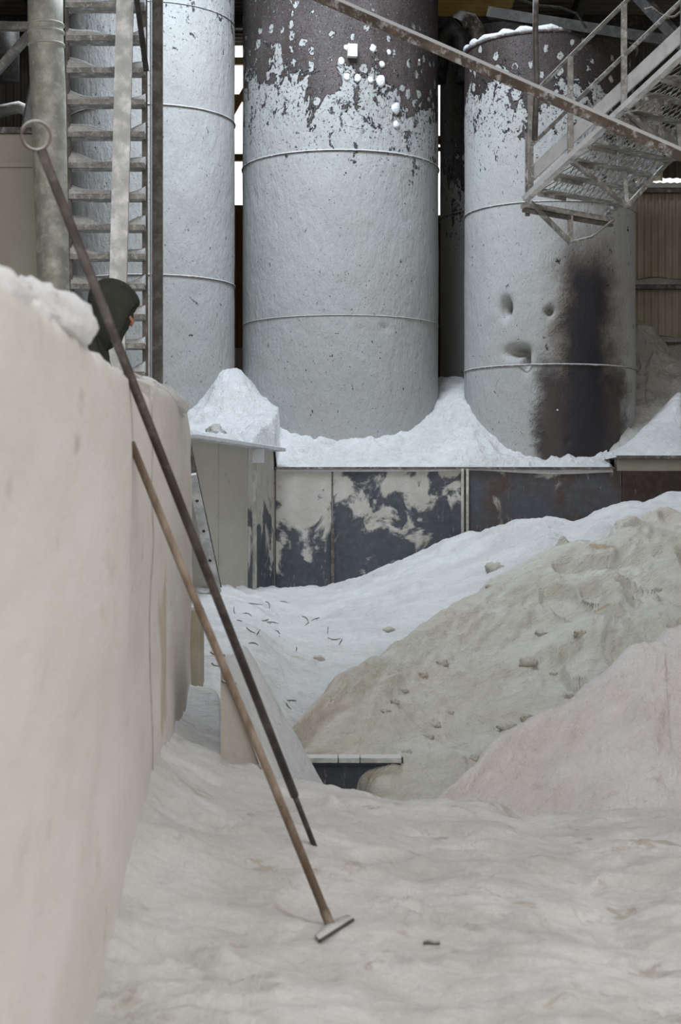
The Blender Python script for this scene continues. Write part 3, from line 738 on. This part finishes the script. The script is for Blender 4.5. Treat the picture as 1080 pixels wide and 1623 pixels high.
# small fittings on the widest tank
def fit(key, px, py, mbfn, name, mat, root):
    cx, cy, r = tanks[key]
    # point where the sight line meets the shell
    dx, dz = (px - CX) / F, (CY - py) / F
    A = dx * dx + 1; B = -2 * (dx * cx + cy); Cc = cx * cx + cy * cy - r * r
    Yh = (-B - math.sqrt(B * B - 4 * A * Cc)) / (2 * A)
    p = Vector((dx * Yh, Yh, dz * Yh)); nrm = Vector((p.x - cx, p.y - cy, 0)).normalized()
    return mbfn(p, nrm).build(name, mat, root)
def clip_box(w_, h_, d_):
    def fn(p, n_):
        s_ = n_.cross(Vector((0, 0, 1))); return MB().frame_box(p - s_ * w_ / 2 - n_ * .02, s_ * w_, n_ * d_, (0, 0, h_))
    return fn
fit('M', 558, 92, clip_box(.13, .17, .12), 'bracket', M['clump'], tM)
def blob(p, n_, s_, seed):
    bm = bmesh.new(); bmesh.ops.create_icosphere(bm, subdivisions=2, radius=1)
    V_ = np.array([v.co[:] for v in bm.verts]); V_ *= (1 + fbm(V_ * 1.4 + seed, 3) * .6)[:, None]
    sd_ = n_.cross(Vector((0, 0, 1))); mb = MB()
    mb.add([p + sd_ * (c_[0] * s_) + n_ * (c_[1] * s_ * .45) + Vector((0, 0, c_[2] * s_ * 1.2)) for c_ in V_], [tuple(v.index for v in f_.verts) for f_ in bm.faces]); bm.free(); return mb
for k_, (px, py, s_) in enumerate([(541, 97, .045), (592, 77, .05), (606, 102, .045), (617, 83, .035), (604, 128, .07), (567, 124, .05), (550, 122, .045), (588, 127, .04), (549, 75, .035), (628, 172, .07), (629, 198, .05), (665, 96, .02)]):
    o = fit('M', px, py, lambda p, n_: blob(p, n_, s_, k_ * 2.7), 'powder_blob', M['clump'], tM)
    o.data.polygons.foreach_set('use_smooth', [True] * len(o.data.polygons))
for py in (392, 410, 422, 437, 467, 488):
    fit('R', 749, py, clip_box(.028, .03, .02), 'bolt', M['steel'], tR)
for (px, py) in [(839, 646), (884, 651), (940, 644), (957, 523), (927, 430)]:
    fit('R', px, py, clip_box(.022, .022, .018), 'bolt', M['clump'], tR)
# powder crust along the top rim of the scorched tank
cx, cy, r = tanks['R']; mb = MB()
pts = [Vector((cx + r * math.sin(a_), cy - r * math.cos(a_), 6.53)) for a_ in np.linspace(-1.5, .1, 24)]
rad = [.035 + .02 * math.sin(i * 1.7) + .012 * math.sin(i * 3.9) for i in range(24)]
mb.tube(pts, rad, 8).build('powder_rim', M['clump'], tR, True)

# ------------------------------------------------------------------ roof-space clutter
mb = MB(); c0 = P(742, 62, 25.5)
el = [P(722, 42, 25.2), P(732, 32, 25.3), P(744, 34, 25.4), P(754, 48, 25.44), P(757, 75, 25.45), P(757, 160, 25.45)]
o = mb.tube(el, .15, 14, False).build('pipe_elbow', M['steel'], None, True); recenter(o)
tag(o, 'rusty open-ended pipe elbow above the gap between the tanks', 'pipe')
mb = MB().tube([P(690, 130, 24.9), P(700, 62, 24.9), P(716, 42, 24.9), P(732, 62, 24.9), P(738, 130, 24.9)], .16, 12)
o = recenter(mb.build('vent_duct', M['black'], None, True)); tag(o, 'dark curved duct behind the widest tank below the roof', 'duct')
o = recenter(MB().tube([P(850, -60, 15.6), P(849, 60, 15.6), P(851, 130, 15.6), P(848, 222, 15.6)], .028, 8).build('hanging_rod', M['darkpost'], None, True))
tag(o, 'dark vertical hanger rod carrying the foot of the staircase', 'rod')
for (p, q, wd_, lb) in [((775, 20, 22.5), (1100, 72, 21.5), .14, 'dusty roof tie beam just above the scorched tank'), ((1000, -20, 19), (1120, 110, 18), .12, 'slanting dark roof brace behind the stair handrail')]:
    o = recenter(MB().bar(P(*p), P(*q), wd_, wd_).build('roof_brace', M['black'])); tag(o, lb, 'beam')
cab = [P(800, -10, 20), P(850, 8, 20), P(890, 12, 20), P(915, 22, 20), P(930, 45, 20)]
o = recenter(MB().tube(cab, .015, 6).build('cable', M['black'])); tag(o, 'thin dark cable hanging under the roof above the scorched tank', 'cable')
cab = [P(1022, 15, 14.9), P(1034, 12, 14.9), P(1046, 22, 14.9), P(1058, 28, 14.9), P(1070, 26, 14.9), P(1090, 10, 14.9)]
o = recenter(MB().tube(cab, .012, 6).build('cable', M['steel'])); tag(o, 'pale looped cable beside the stair handrail', 'cable')

# long diagonal bar crossing in front of the tanks and stairs
o = recenter(MB().bar(P(330, -83, 14.0), P(1280, 332, 12.6), .085, .085, (0, -.5, 1)).build('diagonal_bar', M['brownbar'], None, False, .008))
tag(o, 'long rusty square bar dusted with powder slanting down across tank and stairs', 'bar')

# ------------------------------------------------------------------ staircase
A = Vector((1.85, 16.0, 3.02)); S = Vector((1.18, -1.4, .97)); Wv = Vector((.765, .644, 0)) * 1.2
sd = S.normalized(); wn_ = Wv.normalized(); up_s = wn_.cross(sd)
if up_s.z < 0: up_s = -up_s
st = thing('staircase', 'powder-caked steel staircase with mesh treads hanging in front of the scorched tank', 'staircase', tuple(A))
TE = 1.9
def sp(t_, w_=0.0, h=0.0): return A + S * t_ + wn_ * w_ + Vector((0, 0, h))
for w_, m in ((0.0, 'stairwhite'), (1.2, 'stair')):
    s_ = MB().bar(sp(-.02, w_, .25), sp(TE, w_, .25), .02, .12, up_s).build('stringer', M[m], st)
    MB().bar(sp(-.02, w_ - .03, .05), sp(TE, w_ - .03, .05), .08, .05, up_s).build('lower_flange', M[m], s_)
    MB().bar(sp(-.02, w_ + .02, .325), sp(TE, w_ + .02, .325), .06, .02, up_s).build('upper_flange', M[m], s_)
hz = Vector((S.x, S.y, 0)).normalized(); ST = .118
for k in range(15):
    t_ = .05 + k * ST
    c = sp(t_, 0, .06)
    tb = MB()
    tb.bar(c + wn_ * .03, c + wn_ * 1.17, .012, .05)                       # nosing angle
    tb.bar(c + wn_ * .03 + hz * .07 - Vector((0, 0, .02)), c + wn_ * 1.17 + hz * .07 - Vector((0, 0, .02)), .14, .010)
    td = tb.build('tread', M['stair'], st)
    ms = MB(); n_ = 15; e1 = S * (ST * .98)
    for i in range(n_ + 1):                                                # expanded metal lattice between the treads
        for sg in (0, 1):
            u0 = .03 + 1.14 * i / n_; u1 = u0 + (.10 if sg else -.10)
            if not (.03 <= u1 <= 1.17): continue
            ms.bar(c + wn_ * u0 + hz * .03, c + wn_ * u1 + e1 + hz * .03, .010, .006, up_s)
    ms.build('mesh_plate', M['stair'], td)
    MB().frame_box(c - Vector((0, 0, .06)), wn_ * .40, hz * .02, (0, 0, .05)).build('angle_cleat', M['stair'], td)
for t_ in (0.02, .30, .658, 1.03, 1.5):
    MB().bar(sp(t_, -.03, .02), sp(t_, -.03, 1.02), .05, .05, (0, 1, 0)).build('post', M['stair'], st)
MB().bar(sp(-.06, .08, -.05), sp(-.06, .08, .76), .045, .045, (0, 1, 0)).build('post', M['stair'], st)
for h in (1.0, .52):
    pts = [sp(-.05, .08, h - .24), sp(.02, -.03, h), sp(.3, -.03, h + .01), sp(.658, -.03, h + .01), sp(TE, -.03, h)]
    MB().tube(pts, .022, 8).build('handrail', M['stair'], st, True)
MB().tube([sp(-.06, .08, .28), sp(.02, -.03, .36)], .018, 8).build('handrail', M['stair'], st, True)
for h in (1.0,):
    MB().tube([sp(.0, 1.2, h), sp(TE, 1.2, h)], .022, 8).build('handrail', M['stair'], st, True)
for t_ in (.05, .7, 1.3):
    MB().bar(sp(t_, 1.22, .1), sp(t_, 1.22, 1.0), .045, .045, (0, 1, 0)).build('post', M['stair'], st)
# cross beams and hanging braces below
MB().bar(sp(-.02, -.05, -.01), sp(-.02, 1.25, -.01), .09, .05).build('cross_beam', M['stair'], st)
MB().bar(sp(-.02, -.05, -.06), sp(-.02, 1.25, -.06), .05, .03).build('cross_beam', M['darkpost'], st)
MB().bar(sp(.62, .0, -.03), sp(.62, 1.9, -.03), .07, .09).build('cross_beam', M['stair'], st)
mid0 = sp(-.02, .62, -.30)
MB().bar(sp(.0, 0, 0), mid0, .04, .04).build('brace', M['stair'], st)
MB().tube([mid0, sp(0, .9, -.24), sp(.02, 1.2, -.05)], .014, 6).build('brace', M['stair'], st, True)
MB().bar(sp(-.02, .62, -.02), mid0, .05, .05, (0, 1, 0)).build('brace', M['stair'], st)
for t_ in (.30, .66, 1.03):
    m_ = sp(t_ + .02, .75, -.34)
    MB().bar(sp(t_, 0, .02), m_, .04, .04).build('brace', M['stair'], st)
    MB().bar(m_, sp(t_ + .1, 1.2, .05), .04, .04).build('brace', M['stair'], st)
    MB().bar(sp(t_, .75, .05), m_, .04, .04, (0, 1, 0)).build('brace', M['stair'], st)

# ------------------------------------------------------------------ left background: bin, pipe, ladder, posts
o = thing('storage_bin', 'plain olive dust-coated bin standing in shade beside the thick pipe', 'bin', (-4.6, 17.6, -.1))
zt = P(0, 212, 17).z
MB().box(-6.4, -3.10, 17.0, 18.4, -.1, zt).build('body', M['olive'], o, bevel=.01)
MB().box(-6.4, -3.06, 16.96, 18.44, zt, zt + .06).build('rim', M['steel'], o)
MB().box(-6.4, -3.1, 16.97, 17.0, zt - .35, zt - .30).build('rib', M['olive'], o)
pp = thing('dust_pipe', 'thick dust-coated pipe with collar bands beside the ladder', 'pipe', tuple(P(92, 700, 16.6)))
MB().tube([P(72, -40, 16.6), P(72, 40, 16.6), P(80, 240, 16.6), P(88, 460, 16.6), P(95, 824, 16.6)], .178, 28).build('tube', M['pipe'], pp, True)
for y_ in (40, 52, 72):
    c_ = P(72.5 + (y_ - 40) * .04, y_, 16.6); MB().torus(c_, (0, 0, 1), .178, .014, 36, 6).build('collar', M['pipe'], pp, True)
for (p, q, lb) in [((-20, 130, 19), (60, 40, 19), 'dark diagonal brace behind the bin near the roof'), ((-20, 42, 18.6), (60, 42, 18.6), 'dusty horizontal rail in the dark corner above the bin'), ((36, 230, 18.2), (58, 115, 17.2), 'short stub brace beside the thick pipe above the bin')]:
    recenter(o := MB().bar(P(*p), P(*q), .09, .09).build('corner_brace', M['darkpost'])); tag(o, lb, 'beam')
recenter(o := MB().tube([P(-10, 178, 18.8), P(30, 170, 18.8), P(52, 180, 18.8)], .07, 10).build('corner_pipe', M['darkpost'], None, True)); tag(o, 'dusty horizontal pipe lying above the olive bin', 'pipe')
recenter(o := MB().tube([P(8, 40, 19.4), P(8, 128, 19.4)], .17, 18).build('motor_housing', M['black'], None, True)); tag(o, 'dark round motor housing in the gloomy corner above the bin', 'motor')

YL = 16.0
ld = thing('ladder_stair', 'tall steep ladder with wide powder-heaped treads and white stringer', 'ladder', tuple(P(165, 820, YL)))
MB().bar(P(104, -60, YL), P(121, 830, YL), .028, .09, (0, 1, 0)).build('stringer', M['darkpost'], ld)
MB().bar(P(200, -60, YL - .12), P(178, 830, YL - .12), .165, .05, (0, 1, 0)).build('stringer', M['whiteboard'], ld)
MB().bar(P(211, -60, YL - .1), P(191, 830, YL - .1), .02, .07, (0, 1, 0)).build('stringer_edge', M['stairwhite'], ld)
MB().bar(P(229, -60, YL + .1), P(231, 830, YL + .1), .05, .06, (0, 1, 0)).build('stringer', M['darkpost'], ld)
ty = [-40, 5, 57, 108, 158, 209, 258, 307, 356, 402, 449, 497, 543, 588, 634, 680]
for i, y_ in enumerate(ty):
    xl = 105 + y_ * .019; a_ = P(xl, y_ + 6, YL); b_ = P(230, y_ + 6, YL)
    tr_ = MB().box(a_.x, b_.x, YL - .07, YL + .13, a_.z - .025, a_.z + .025).build('tread', M['stair'], ld)
    n_ = 24; v = []; f = []
    for j in range(n_ + 1):
        s_ = j / n_; x = a_.x + (b_.x - a_.x) * s_
        h = .035 + .085 * max(0, 1 - s_ * 2.2) + .06 * max(0, (s_ - .72) / .28) + .02 * math.sin(s_ * 9 + i * 2.3)
        z_ = a_.z + .025
        v += [(x, YL - .068, z_), (x, YL - .04, z_ + h * .55), (x, YL + .04, z_ + h), (x, YL + .128, z_ + h * .5), (x, YL + .128, z_)]
    for j in range(n_):
        for q_ in range(4): f.append((5 * j + q_, 5 * j + 5 + q_, 5 * j + 6 + q_, 5 * j + 1 + q_))
    f.append((0, 1, 2, 3, 4)); f.append(tuple(5 * n_ + q_ for q_ in (4, 3, 2, 1, 0)))
    link('powder_ridge', v, f, M['pile'], tr_, True)
o = recenter(MB().box(P(241, 0, 16.4).x, P(257, 0, 16.4).x, 16.4, 16.5, -.1, 9.0).build('steel_post', M['darkpost'], None, False, .006))
tag(o, 'dark upright steel post between the ladder and the white-crusted tank', 'post')
o = recenter(MB().box(P(237.5, 0, 16.6).x, P(240, 0, 16.6).x, 16.6, 16.63, -.1, 9.0).build('conduit', M['clump']))
tag(o, 'thin pale conduit running up beside the dark upright post', 'conduit')
o = recenter(MB().bar(P(212, -40, 15.75), P(232, 112, 15.75), .05, .05, (0, 1, 0)).build('ladder_brace', M['black']))
tag(o, 'short dark diagonal brace at the head of the wide-tread ladder', 'brace')

# small leaning ladder beside the wing wall
al = thing('leaning_ladder', 'galvanised section ladder with punched rail leaning at the end of the caked wall', 'ladder', tuple(P(346, 945, 18.2)))
r0a, r0b = P(346, 948, 18.2), P(304, 752, 17.5)
off = Vector((-.02, .42, .0))
def punched_rail(a_, b_, wd_, th, holes, rh, n_=12):
    d_ = (b_ - a_); L_ = d_.length; d_.normalize(); sd_ = d_.cross(Vector((0, -1, 0))).normalized(); nn = sd_.cross(d_)
    if nn.y > 0: nn = -nn
    mb = MB(); W(mb, a_, d_, sd_, nn, L_, wd_, th, [h_ * L_ for h_ in holes], rh, n_); return mb
def W(mb, a_, d_, sd_, nn, L_, wd_, th, hs, rh, n_):
    pt = lambda u, v, t_: a_ + d_ * u + sd_ * v + nn * t_
    q = wd_ / 2; t0 = th / 2; cuts = [0]
    for h_ in hs: cuts += [h_ - q, h_ + q]
    cuts.append(L_)
    for i_ in range(len(cuts) - 1):
        u0, u1 = cuts[i_], cuts[i_ + 1]
        if i_ % 2 == 0:
            if u1 > u0: mb.add([pt(u0, -q, t0), pt(u1, -q, t0), pt(u1, q, t0), pt(u0, q, t0)], [(0, 1, 2, 3)])
        else:                                                            # square of plate around one round hole
            um = (u0 + u1) / 2; v_ = []; f_ = []
            for k_ in range(n_):
                an2 = 2 * math.pi * k_ / n_; c2, s2 = math.cos(an2), math.sin(an2); m2 = q / max(abs(c2), abs(s2))
                v_ += [pt(um + rh * c2, rh * s2, t0), pt(um + m2 * c2, m2 * s2, t0), pt(um + rh * c2, rh * s2, t0 - .004)]
            for k_ in range(n_):
                e_ = (k_ + 1) % n_; f_ += [(3 * k_, 3 * k_ + 1, 3 * e_ + 1, 3 * e_), (3 * k_, 3 * e_, 3 * e_ + 2, 3 * k_ + 2)]
            mb.add(v_, f_)
    for v0, v1, ta, tb_ in ((-q, -q, t0, -t0), (q, q, t0, -t0), (-q, q, -t0, -t0)):
        mb.add([pt(0, v0, ta), pt(L_, v0, ta), pt(L_, v1, tb_), pt(0, v1, tb_)], [(0, 1, 2, 3)])
    for u in (0, L_): mb.add([pt(u, -q, t0), pt(u, q, t0), pt(u, q, -t0), pt(u, -q, -t0)], [(0, 1, 2, 3)])
HOLES = (.08, .32, .56, .80)
punched_rail(r0a, r0b, .10, .05, HOLES, .018, 16).build('rail', M['galv'], al)
MB().bar(r0a + off, r0b + (r0b - r0a) * .28 + off, .10, .035, (0, 1, 0)).build('rail', M['darkpost'], al)
for s_ in HOLES:
    c_ = r0a + (r0b - r0a) * s_ + Vector((0, .02, 0))
    MB().tube([c_, c_ + off - Vector((0, .02, 0))], .016, 10).build('rung', M['galv'], al, True)
# ------------------------------------------------------------------ tools
def floor_hit(px, py, dz=0.0):
    for Y_ in np.arange(3.5, 11, .01):
        p_ = P(px, py, float(Y_))
        if p_.z < floor_z(p_.x, p_.y) + dz: return p_
hb = floor_hit(522, 1462, .03); ht = P(208, 702, 6.34)
hoe = thing('hoe', 'wooden-handled hoe leaning on the caked wall, blade sunk in powder', 'hoe', tuple(hb))
MB().tube([hb, hb + (ht - hb) * .3 + Vector((.004, 0, .002)), hb + (ht - hb) * .7 + Vector((-.003, 0, 0)), ht], [.0165, .0165, .016, .0155], 14).build('handle', M['wood'], hoe, True)
MB().tube([hb - (ht - hb).normalized() * .03, hb + (ht - hb).normalized() * .05], .019, 14).build('socket', M['wood'], hoe, True)
bl_a = floor_hit(507, 1492, .03); bl_b = floor_hit(560, 1458, .035)
bu = (bl_b - bl_a); back = Vector((-.03, .09, -.006))
mb = MB(); n_ = 8; v = []; f = []
for i in range(n_ + 1):
    s_ = i / n_; e = bl_a + bu * s_; t_ = e + back * (1 - .45 * abs(2 * s_ - 1) ** 2)
    v += [e, e + Vector((0, 0, .006)), t_ + Vector((0, 0, .012)), t_ + Vector((0, 0, .004))]
for i in range(n_):
    for q_ in range(4): f.append((4 * i + q_, 4 * i + (q_ + 1) % 4, 4 * i + 4 + (q_ + 1) % 4, 4 * i + 4 + q_))
mb.add(v, f).build('blade', M['fore'], hoe, True)
MB().tube([bl_a + Vector((0, -.004, .002)), bl_b + Vector((0, -.004, .002))], .006, 6).build('blade_edge', M['rod'], hoe)

pb = floor_hit(503, 1352, 0); pd = P(205, 592, 6.3); ptop = P(65, 236, 5.83)
po = thing('poker_rod', 'long dark iron poker rod with ring handle leaning over the caked wall', 'poker', tuple(pb))
j_ = pb + (ptop - pb) * .10
MB().tube([j_, ptop], .0185, 14).build('shaft', M['rod'], po, True)
MB().tube([pb - (ptop - pb).normalized() * .05, j_ + (ptop - pb).normalized() * .02], .0125, 12).build('tip', M['rod'], po, True)
MB().torus(P(57, 215, 5.81), (.25, -1, -.3), .050, .0055, 40, 10).build('ring_handle', M['steel'], po, True)

# ------------------------------------------------------------------ the person behind the wall
def skin_mesh(name, joints, edges, mat, parent, sub=2):
    b_ = parent_world(parent)
    me = bpy.data.meshes.new(name); me.from_pydata([tuple(Vector(j[0]) - b_) for j in joints], edges, []); me.update()
    o = bpy.data.objects.new(name, me); C.objects.link(o); o.parent = parent
    o.modifiers.new('skin', 'SKIN'); s_ = o.modifiers.new('sub', 'SUBSURF'); s_.levels = sub; s_.render_levels = sub
    for i, j in enumerate(joints):
        rr = j[1] if isinstance(j[1], tuple) else (j[1], j[1]); me.skin_vertices[0].data[i].radius = rr
        me.skin_vertices[0].data[i].use_root = (i == 0)
    me.materials.append(mat); me.polygons.foreach_set('use_smooth', [True] * len(me.polygons)); return o
def plain(name, c, rough=.9):
    t_ = NT(name); return t_.out(t_.mix(t_.ramp(t_.noise(12, 5, .6), .35, .7), c, tuple(v * 1.35 for v in c)), rough, t_.bump(t_.noise(16, 5, .6), .5, .02))
M['jacket'] = plain('olive_black_jacket', (.036, .038, .031)); M['trouser'] = plain('dark_trousers', (.03, .03, .032))
M['skin'] = plain('skin', (.26, .12, .08), .6); M['green'] = plain('green_cloth', (.02, .20, .09)); M['greycloth'] = plain('grey_cloth', (.06, .062, .06))
PX, PY, PZ = -1.80, 10.75, -.1
per = thing('person', 'person in a dark hooded jacket, head bowed, working behind the caked wall', 'person', (PX, PY, PZ))
def Q(x, y, z): return (PX + x, PY + y, PZ + z)
HX, HZ = .315, 1.44                     # head centre relative to feet
body = skin_mesh('body', [(Q(.0, 0, .90), .10), (Q(.08, 0, 1.12), .11), (Q(.16, 0, 1.30), .075), (Q(.22, 0, 1.36), .05), (Q(HX - .03, 0, HZ), (.085, .095)), (Q(HX + .02, 0, HZ + .05), (.08, .085)),
    (Q(HX + .075, 0, HZ - .015), .018),
    (Q(.14, -.17, 1.26), .045), (Q(.22, -.22, 1.02), .035), (Q(.42, -.14, .92), .028), (Q(.48, -.12, .90), .03),
    (Q(.14, .17, 1.26), .045), (Q(.22, .22, 1.02), .035), (Q(.42, .14, .92), .028), (Q(.48, .12, .90), .03),
    (Q(0, -.10, .85), .08), (Q(.03, -.11, .48), .055), (Q(-.02, -.11, .08), .04), (Q(.10, -.11, .04), .035),
    (Q(0, .10, .85), .08), (Q(.03, .11, .48), .055), (Q(-.02, .11, .08), .04), (Q(.10, .11, .04), .035),
    (Q(.56, -.135, .89), .0085), (Q(.60, -.132, .865), .008), (Q(.565, -.118, .895), .0088), (Q(.61, -.115, .868), .008), (Q(.56, -.101, .895), .0085), (Q(.60, -.098, .868), .008), (Q(.55, -.086, .89), .0078), (Q(.58, -.083, .87), .007), (Q(.495, -.078, .90), .009), (Q(.53, -.06, .885), .008),
    (Q(.56, .135, .89), .0085), (Q(.60, .132, .865), .008), (Q(.565, .118, .895), .0088), (Q(.61, .115, .868), .008), (Q(.56, .101, .895), .0085), (Q(.60, .098, .868), .008), (Q(.55, .086, .89), .0078), (Q(.58, .083, .87), .007), (Q(.495, .078, .90), .009), (Q(.53, .06, .885), .008)],
    [(0, 1), (1, 2), (2, 3), (3, 4), (4, 5), (4, 6), (2, 7), (7, 8), (8, 9), (9, 10), (2, 11), (11, 12), (12, 13), (13, 14), (0, 15), (15, 16), (16, 17), (17, 18), (0, 19), (19, 20), (20, 21), (21, 22),
     (10, 23), (23, 24), (10, 25), (25, 26), (10, 27), (27, 28), (10, 29), (29, 30), (10, 31), (31, 32), (14, 33), (33, 34), (14, 35), (35, 36), (14, 37), (37, 38), (14, 39), (39, 40), (14, 41), (41, 42)], M['skin'], per, 1)
skin_mesh('jacket', [(Q(-.01, 0, .80), (.17, .20)), (Q(.03, 0, 1.0), (.165, .20)), (Q(.12, 0, 1.16), (.18, .21)), (Q(.19, 0, 1.29), (.14, .17)),
    (Q(.14, -.20, 1.25), .085), (Q(.22, -.25, 1.02), .065), (Q(.40, -.15, .925), .05), (Q(.14, .20, 1.25), .085), (Q(.22, .25, 1.02), .065), (Q(.40, .15, .925), .05)],
    [(0, 1), (1, 2), (2, 3), (3, 4), (4, 5), (5, 6), (3, 7), (7, 8), (8, 9)], M['jacket'], per)
skin_mesh('trousers', [(Q(0, 0, .86), (.15, .17)), (Q(0, -.10, .80), .11), (Q(.03, -.11, .48), .085), (Q(-.02, -.11, .12), .075), (Q(0, .10, .80), .11), (Q(.03, .11, .48), .085), (Q(-.02, .11, .12), .075)],
    [(0, 1), (1, 2), (2, 3), (0, 4), (4, 5), (5, 6)], M['trouser'], per)
for s_ in (-1, 1):
    skin_mesh('boot', [(Q(-.03, .11 * s_, .20), .062), (Q(-.03, .11 * s_, .055), .055), (Q(.07, .11 * s_, .045), .048), (Q(.15, .11 * s_, .035), .036)], [(0, 1), (1, 2), (2, 3)], M['trouser'], per)
# hood: drooping shell, open toward the downcast face
bm = bmesh.new(); bmesh.ops.create_uvsphere(bm, u_segments=48, v_segments=32, radius=1)
hc = Vector(Q(HX, 0, HZ)) - Vector((PX, PY, PZ)); fd = Vector((.80, 0, -.60)).normalized()
for v_ in bm.verts:
    d_ = v_.co.copy(); f_ = d_.dot(fd)
    rad_ = 1 + .16 * max(0, d_.z) * max(0, -d_.x + .3) + .06 * math.sin(d_.y * 9 + d_.z * 5) * .5 + .05 * float(perlin(np.array([[d_.x * 2.2, d_.y * 2.2, d_.z * 2.2 + 3]]))[0])
    p_ = Vector((d_.x * .165 * rad_, d_.y * .148 * rad_, d_.z * .185 * rad_))
    if d_.z < 0: p_.x -= .05 * d_.z * d_.z * 1.0 * (1 if d_.x < .3 else 0); 
    if f_ > .72: p_ -= fd * (f_ - .72) / .28 * .13                      # hollow of the hood
    if d_.z < -.2: p_.z -= (-d_.z - .2) * .16; p_.x = p_.x * 1.12 - (-d_.z - .2) * .05
    v_.co = hc + p_
me = bpy.data.meshes.new('hood'); bm.to_mesh(me); bm.free(); me.materials.append(M['jacket']); me.polygons.foreach_set('use_smooth', [True] * len(me.polygons))
hd = bpy.data.objects.new('hood', me); C.objects.link(hd); hd.parent = per
skin_mesh('hair', [(Q(HX - .05, 0, HZ + .06), .08), (Q(HX + .01, 0, HZ + .09), .075)], [(0, 1)], M['trouser'], per)
MB().tube([Q(HX + .115, -.10, HZ - .07), Q(HX + .135, -.09, HZ - .10), Q(HX + .12, -.08, HZ - .13)], [.009, .013, .009], 10).build('nose', M['skin'], per, True)
skin_mesh('scarf', [(Q(.02, -.20, 1.22), .06), (Q(.05, -.24, 1.12), .055), (Q(.08, -.24, 1.02), .045)], [(0, 1), (1, 2)], M['greycloth'], per)
MB().tube([Q(.11, -.26, 1.10), Q(.12, -.27, 1.02), Q(.14, -.26, .94)], [.022, .03, .024], 10).build('vest_edge', M['green'], per, True)

# ------------------------------------------------------------------ small litter: twigs, stones, clods
dg = bpy.context.evaluated_depsgraph_get()
def ray(px, py):
    d_ = Vector(((px - CX) / F, 1, (CY - py) / F)).normalized()
    dg = bpy.context.evaluated_depsgraph_get()
    h_, loc, nrm, idx, ob, m_ = scn.ray_cast(dg, Vector((0, 0, 0)), d_)
    return (loc, nrm, ob) if h_ else None
bpy.context.view_layer.update()
rt = random.Random(12); M['twig'] = plain('twig_bark', (.10, .085, .07))
spots = [(372, 968), (380, 985), (398, 1000), (410, 1003), (392, 975), (420, 983), (433, 988), (424, 960), (405, 958), (375, 1012), (365, 1022), (402, 1022), (484, 982), (487, 990), (500, 982), (540, 1018), (530, 1012), (412, 1062), (460, 1112), (458, 1120), (450, 955), (520, 1000), (345, 985), (328, 985), (470, 1030), (440, 1005)]
for (px, py) in spots:
    h_ = ray(px, py)
    if not h_ or not h_[2].name.startswith('powder_heap'): continue
    a_ = rt.uniform(0, math.pi); L = rt.uniform(5, 12); bend = rt.uniform(-3, 3)
    ends = [ray(px + L * math.cos(a_) * q_ - bend * math.sin(a_) * (1 - q_ * q_), py + L * math.sin(a_) * q_ * .55 + bend * (1 - q_ * q_)) for q_ in (-1, -.35, .3, 1)]
    if any(e is None or not e[2].name.startswith('powder_heap') for e in ends): continue
    o = recenter(MB().tube([e[0] + Vector((0, 0, .006)) for e in ends], [.003, .0045, .004, .002], 5).build('twig', M['twig']))
    tag(o, 'thin dark twig lying on the broad white powder heap', 'twig', 'twigs on the white heap')
def litter(pts, base, label, group, sx, mat, name, cat):
    for i, (px, py, s_) in enumerate(pts):
        h_ = None
        for k_ in range(14):                                            # nearest spot up the picture that lies on the named heap
            h_ = ray(px, py - 6 * k_)
            if h_ and h_[2].name == base: break
            h_ = None
        if not h_: continue
        o = clump(label, tuple(h_[0] + Vector((0, 0, .05 * s_))), s_ * 1.2, s_ * .9, s_ * .75, i * 3.3, mat, name, group, 16); o['category'] = cat
litter([(612, 1128, .035), (626, 1112, .03), (640, 1095, .035), (700, 1052, .05), (670, 1070, .04), (690, 1150, .04), (680, 1168, .035), (712, 1130, .03), (838, 1052, .07), (805, 1160, .06), (836, 1150, .045), (756, 1210, .045), (906, 1122, .05), (878, 1068, .03), (645, 1192, .03), (920, 1005, .05), (858, 1006, .05), (1045, 935, .05), (775, 930, .03)], 'powder_heap.001',
       'small brownish clod resting on the steep beige heap', 'clods on the beige heap', .04, 'beige', 'clod', 'clod')
litter([(618, 1000, .05), (785, 902, .09), (505, 1045, .045)], 'powder_heap', 'pale brown clod on the broad white heap', 'clods on the white heap', .05, 'beige', 'clod', 'clod')
for (px, py, s_, lb, gp) in [(342, 686, .13, 'grey stone at the foot of the powder bank above the wing wall shelf', None)]:
    h_ = ray(px, py)
    if h_: o = clump(lb, tuple(h_[0]), s_ * .9, s_ * .7, s_ * .8, 4, 'grey', 'stone', gp, 16); o['category'] = 'stone'
h_ = ray(684, 1497)
if h_:
    o = recenter(MB().tube([h_[0] + Vector((-.03, 0, .006)), h_[0] + Vector((-.01, 0, .012)), h_[0] + Vector((.01, -.004, .008)), h_[0] + Vector((.03, 0, .008))], [.006, .009, .007, .008], 7).build('debris_chip', M['darkpost']))
    tag(o, 'dark little debris chip on the trampled powder floor beyond the hoe', 'debris')
# bent nails sticking out of the slab edge
for (px, py) in [(334, 1035), (336, 1053), (352, 1080)]:
    p_ = P(px + 16, py + 3, 9.74)
    o = recenter(MB().tube([p_ + Vector((.02, .03, -.004)), p_, p_ + Vector((-.045, -.01, .008)), p_ + Vector((-.06, -.01, .02))], .007, 6).build('bent_nail', M['steel']))
    tag(o, 'bent nail sticking out at the top of the sloped slab cheek', 'nail', 'nails at the slab edge')
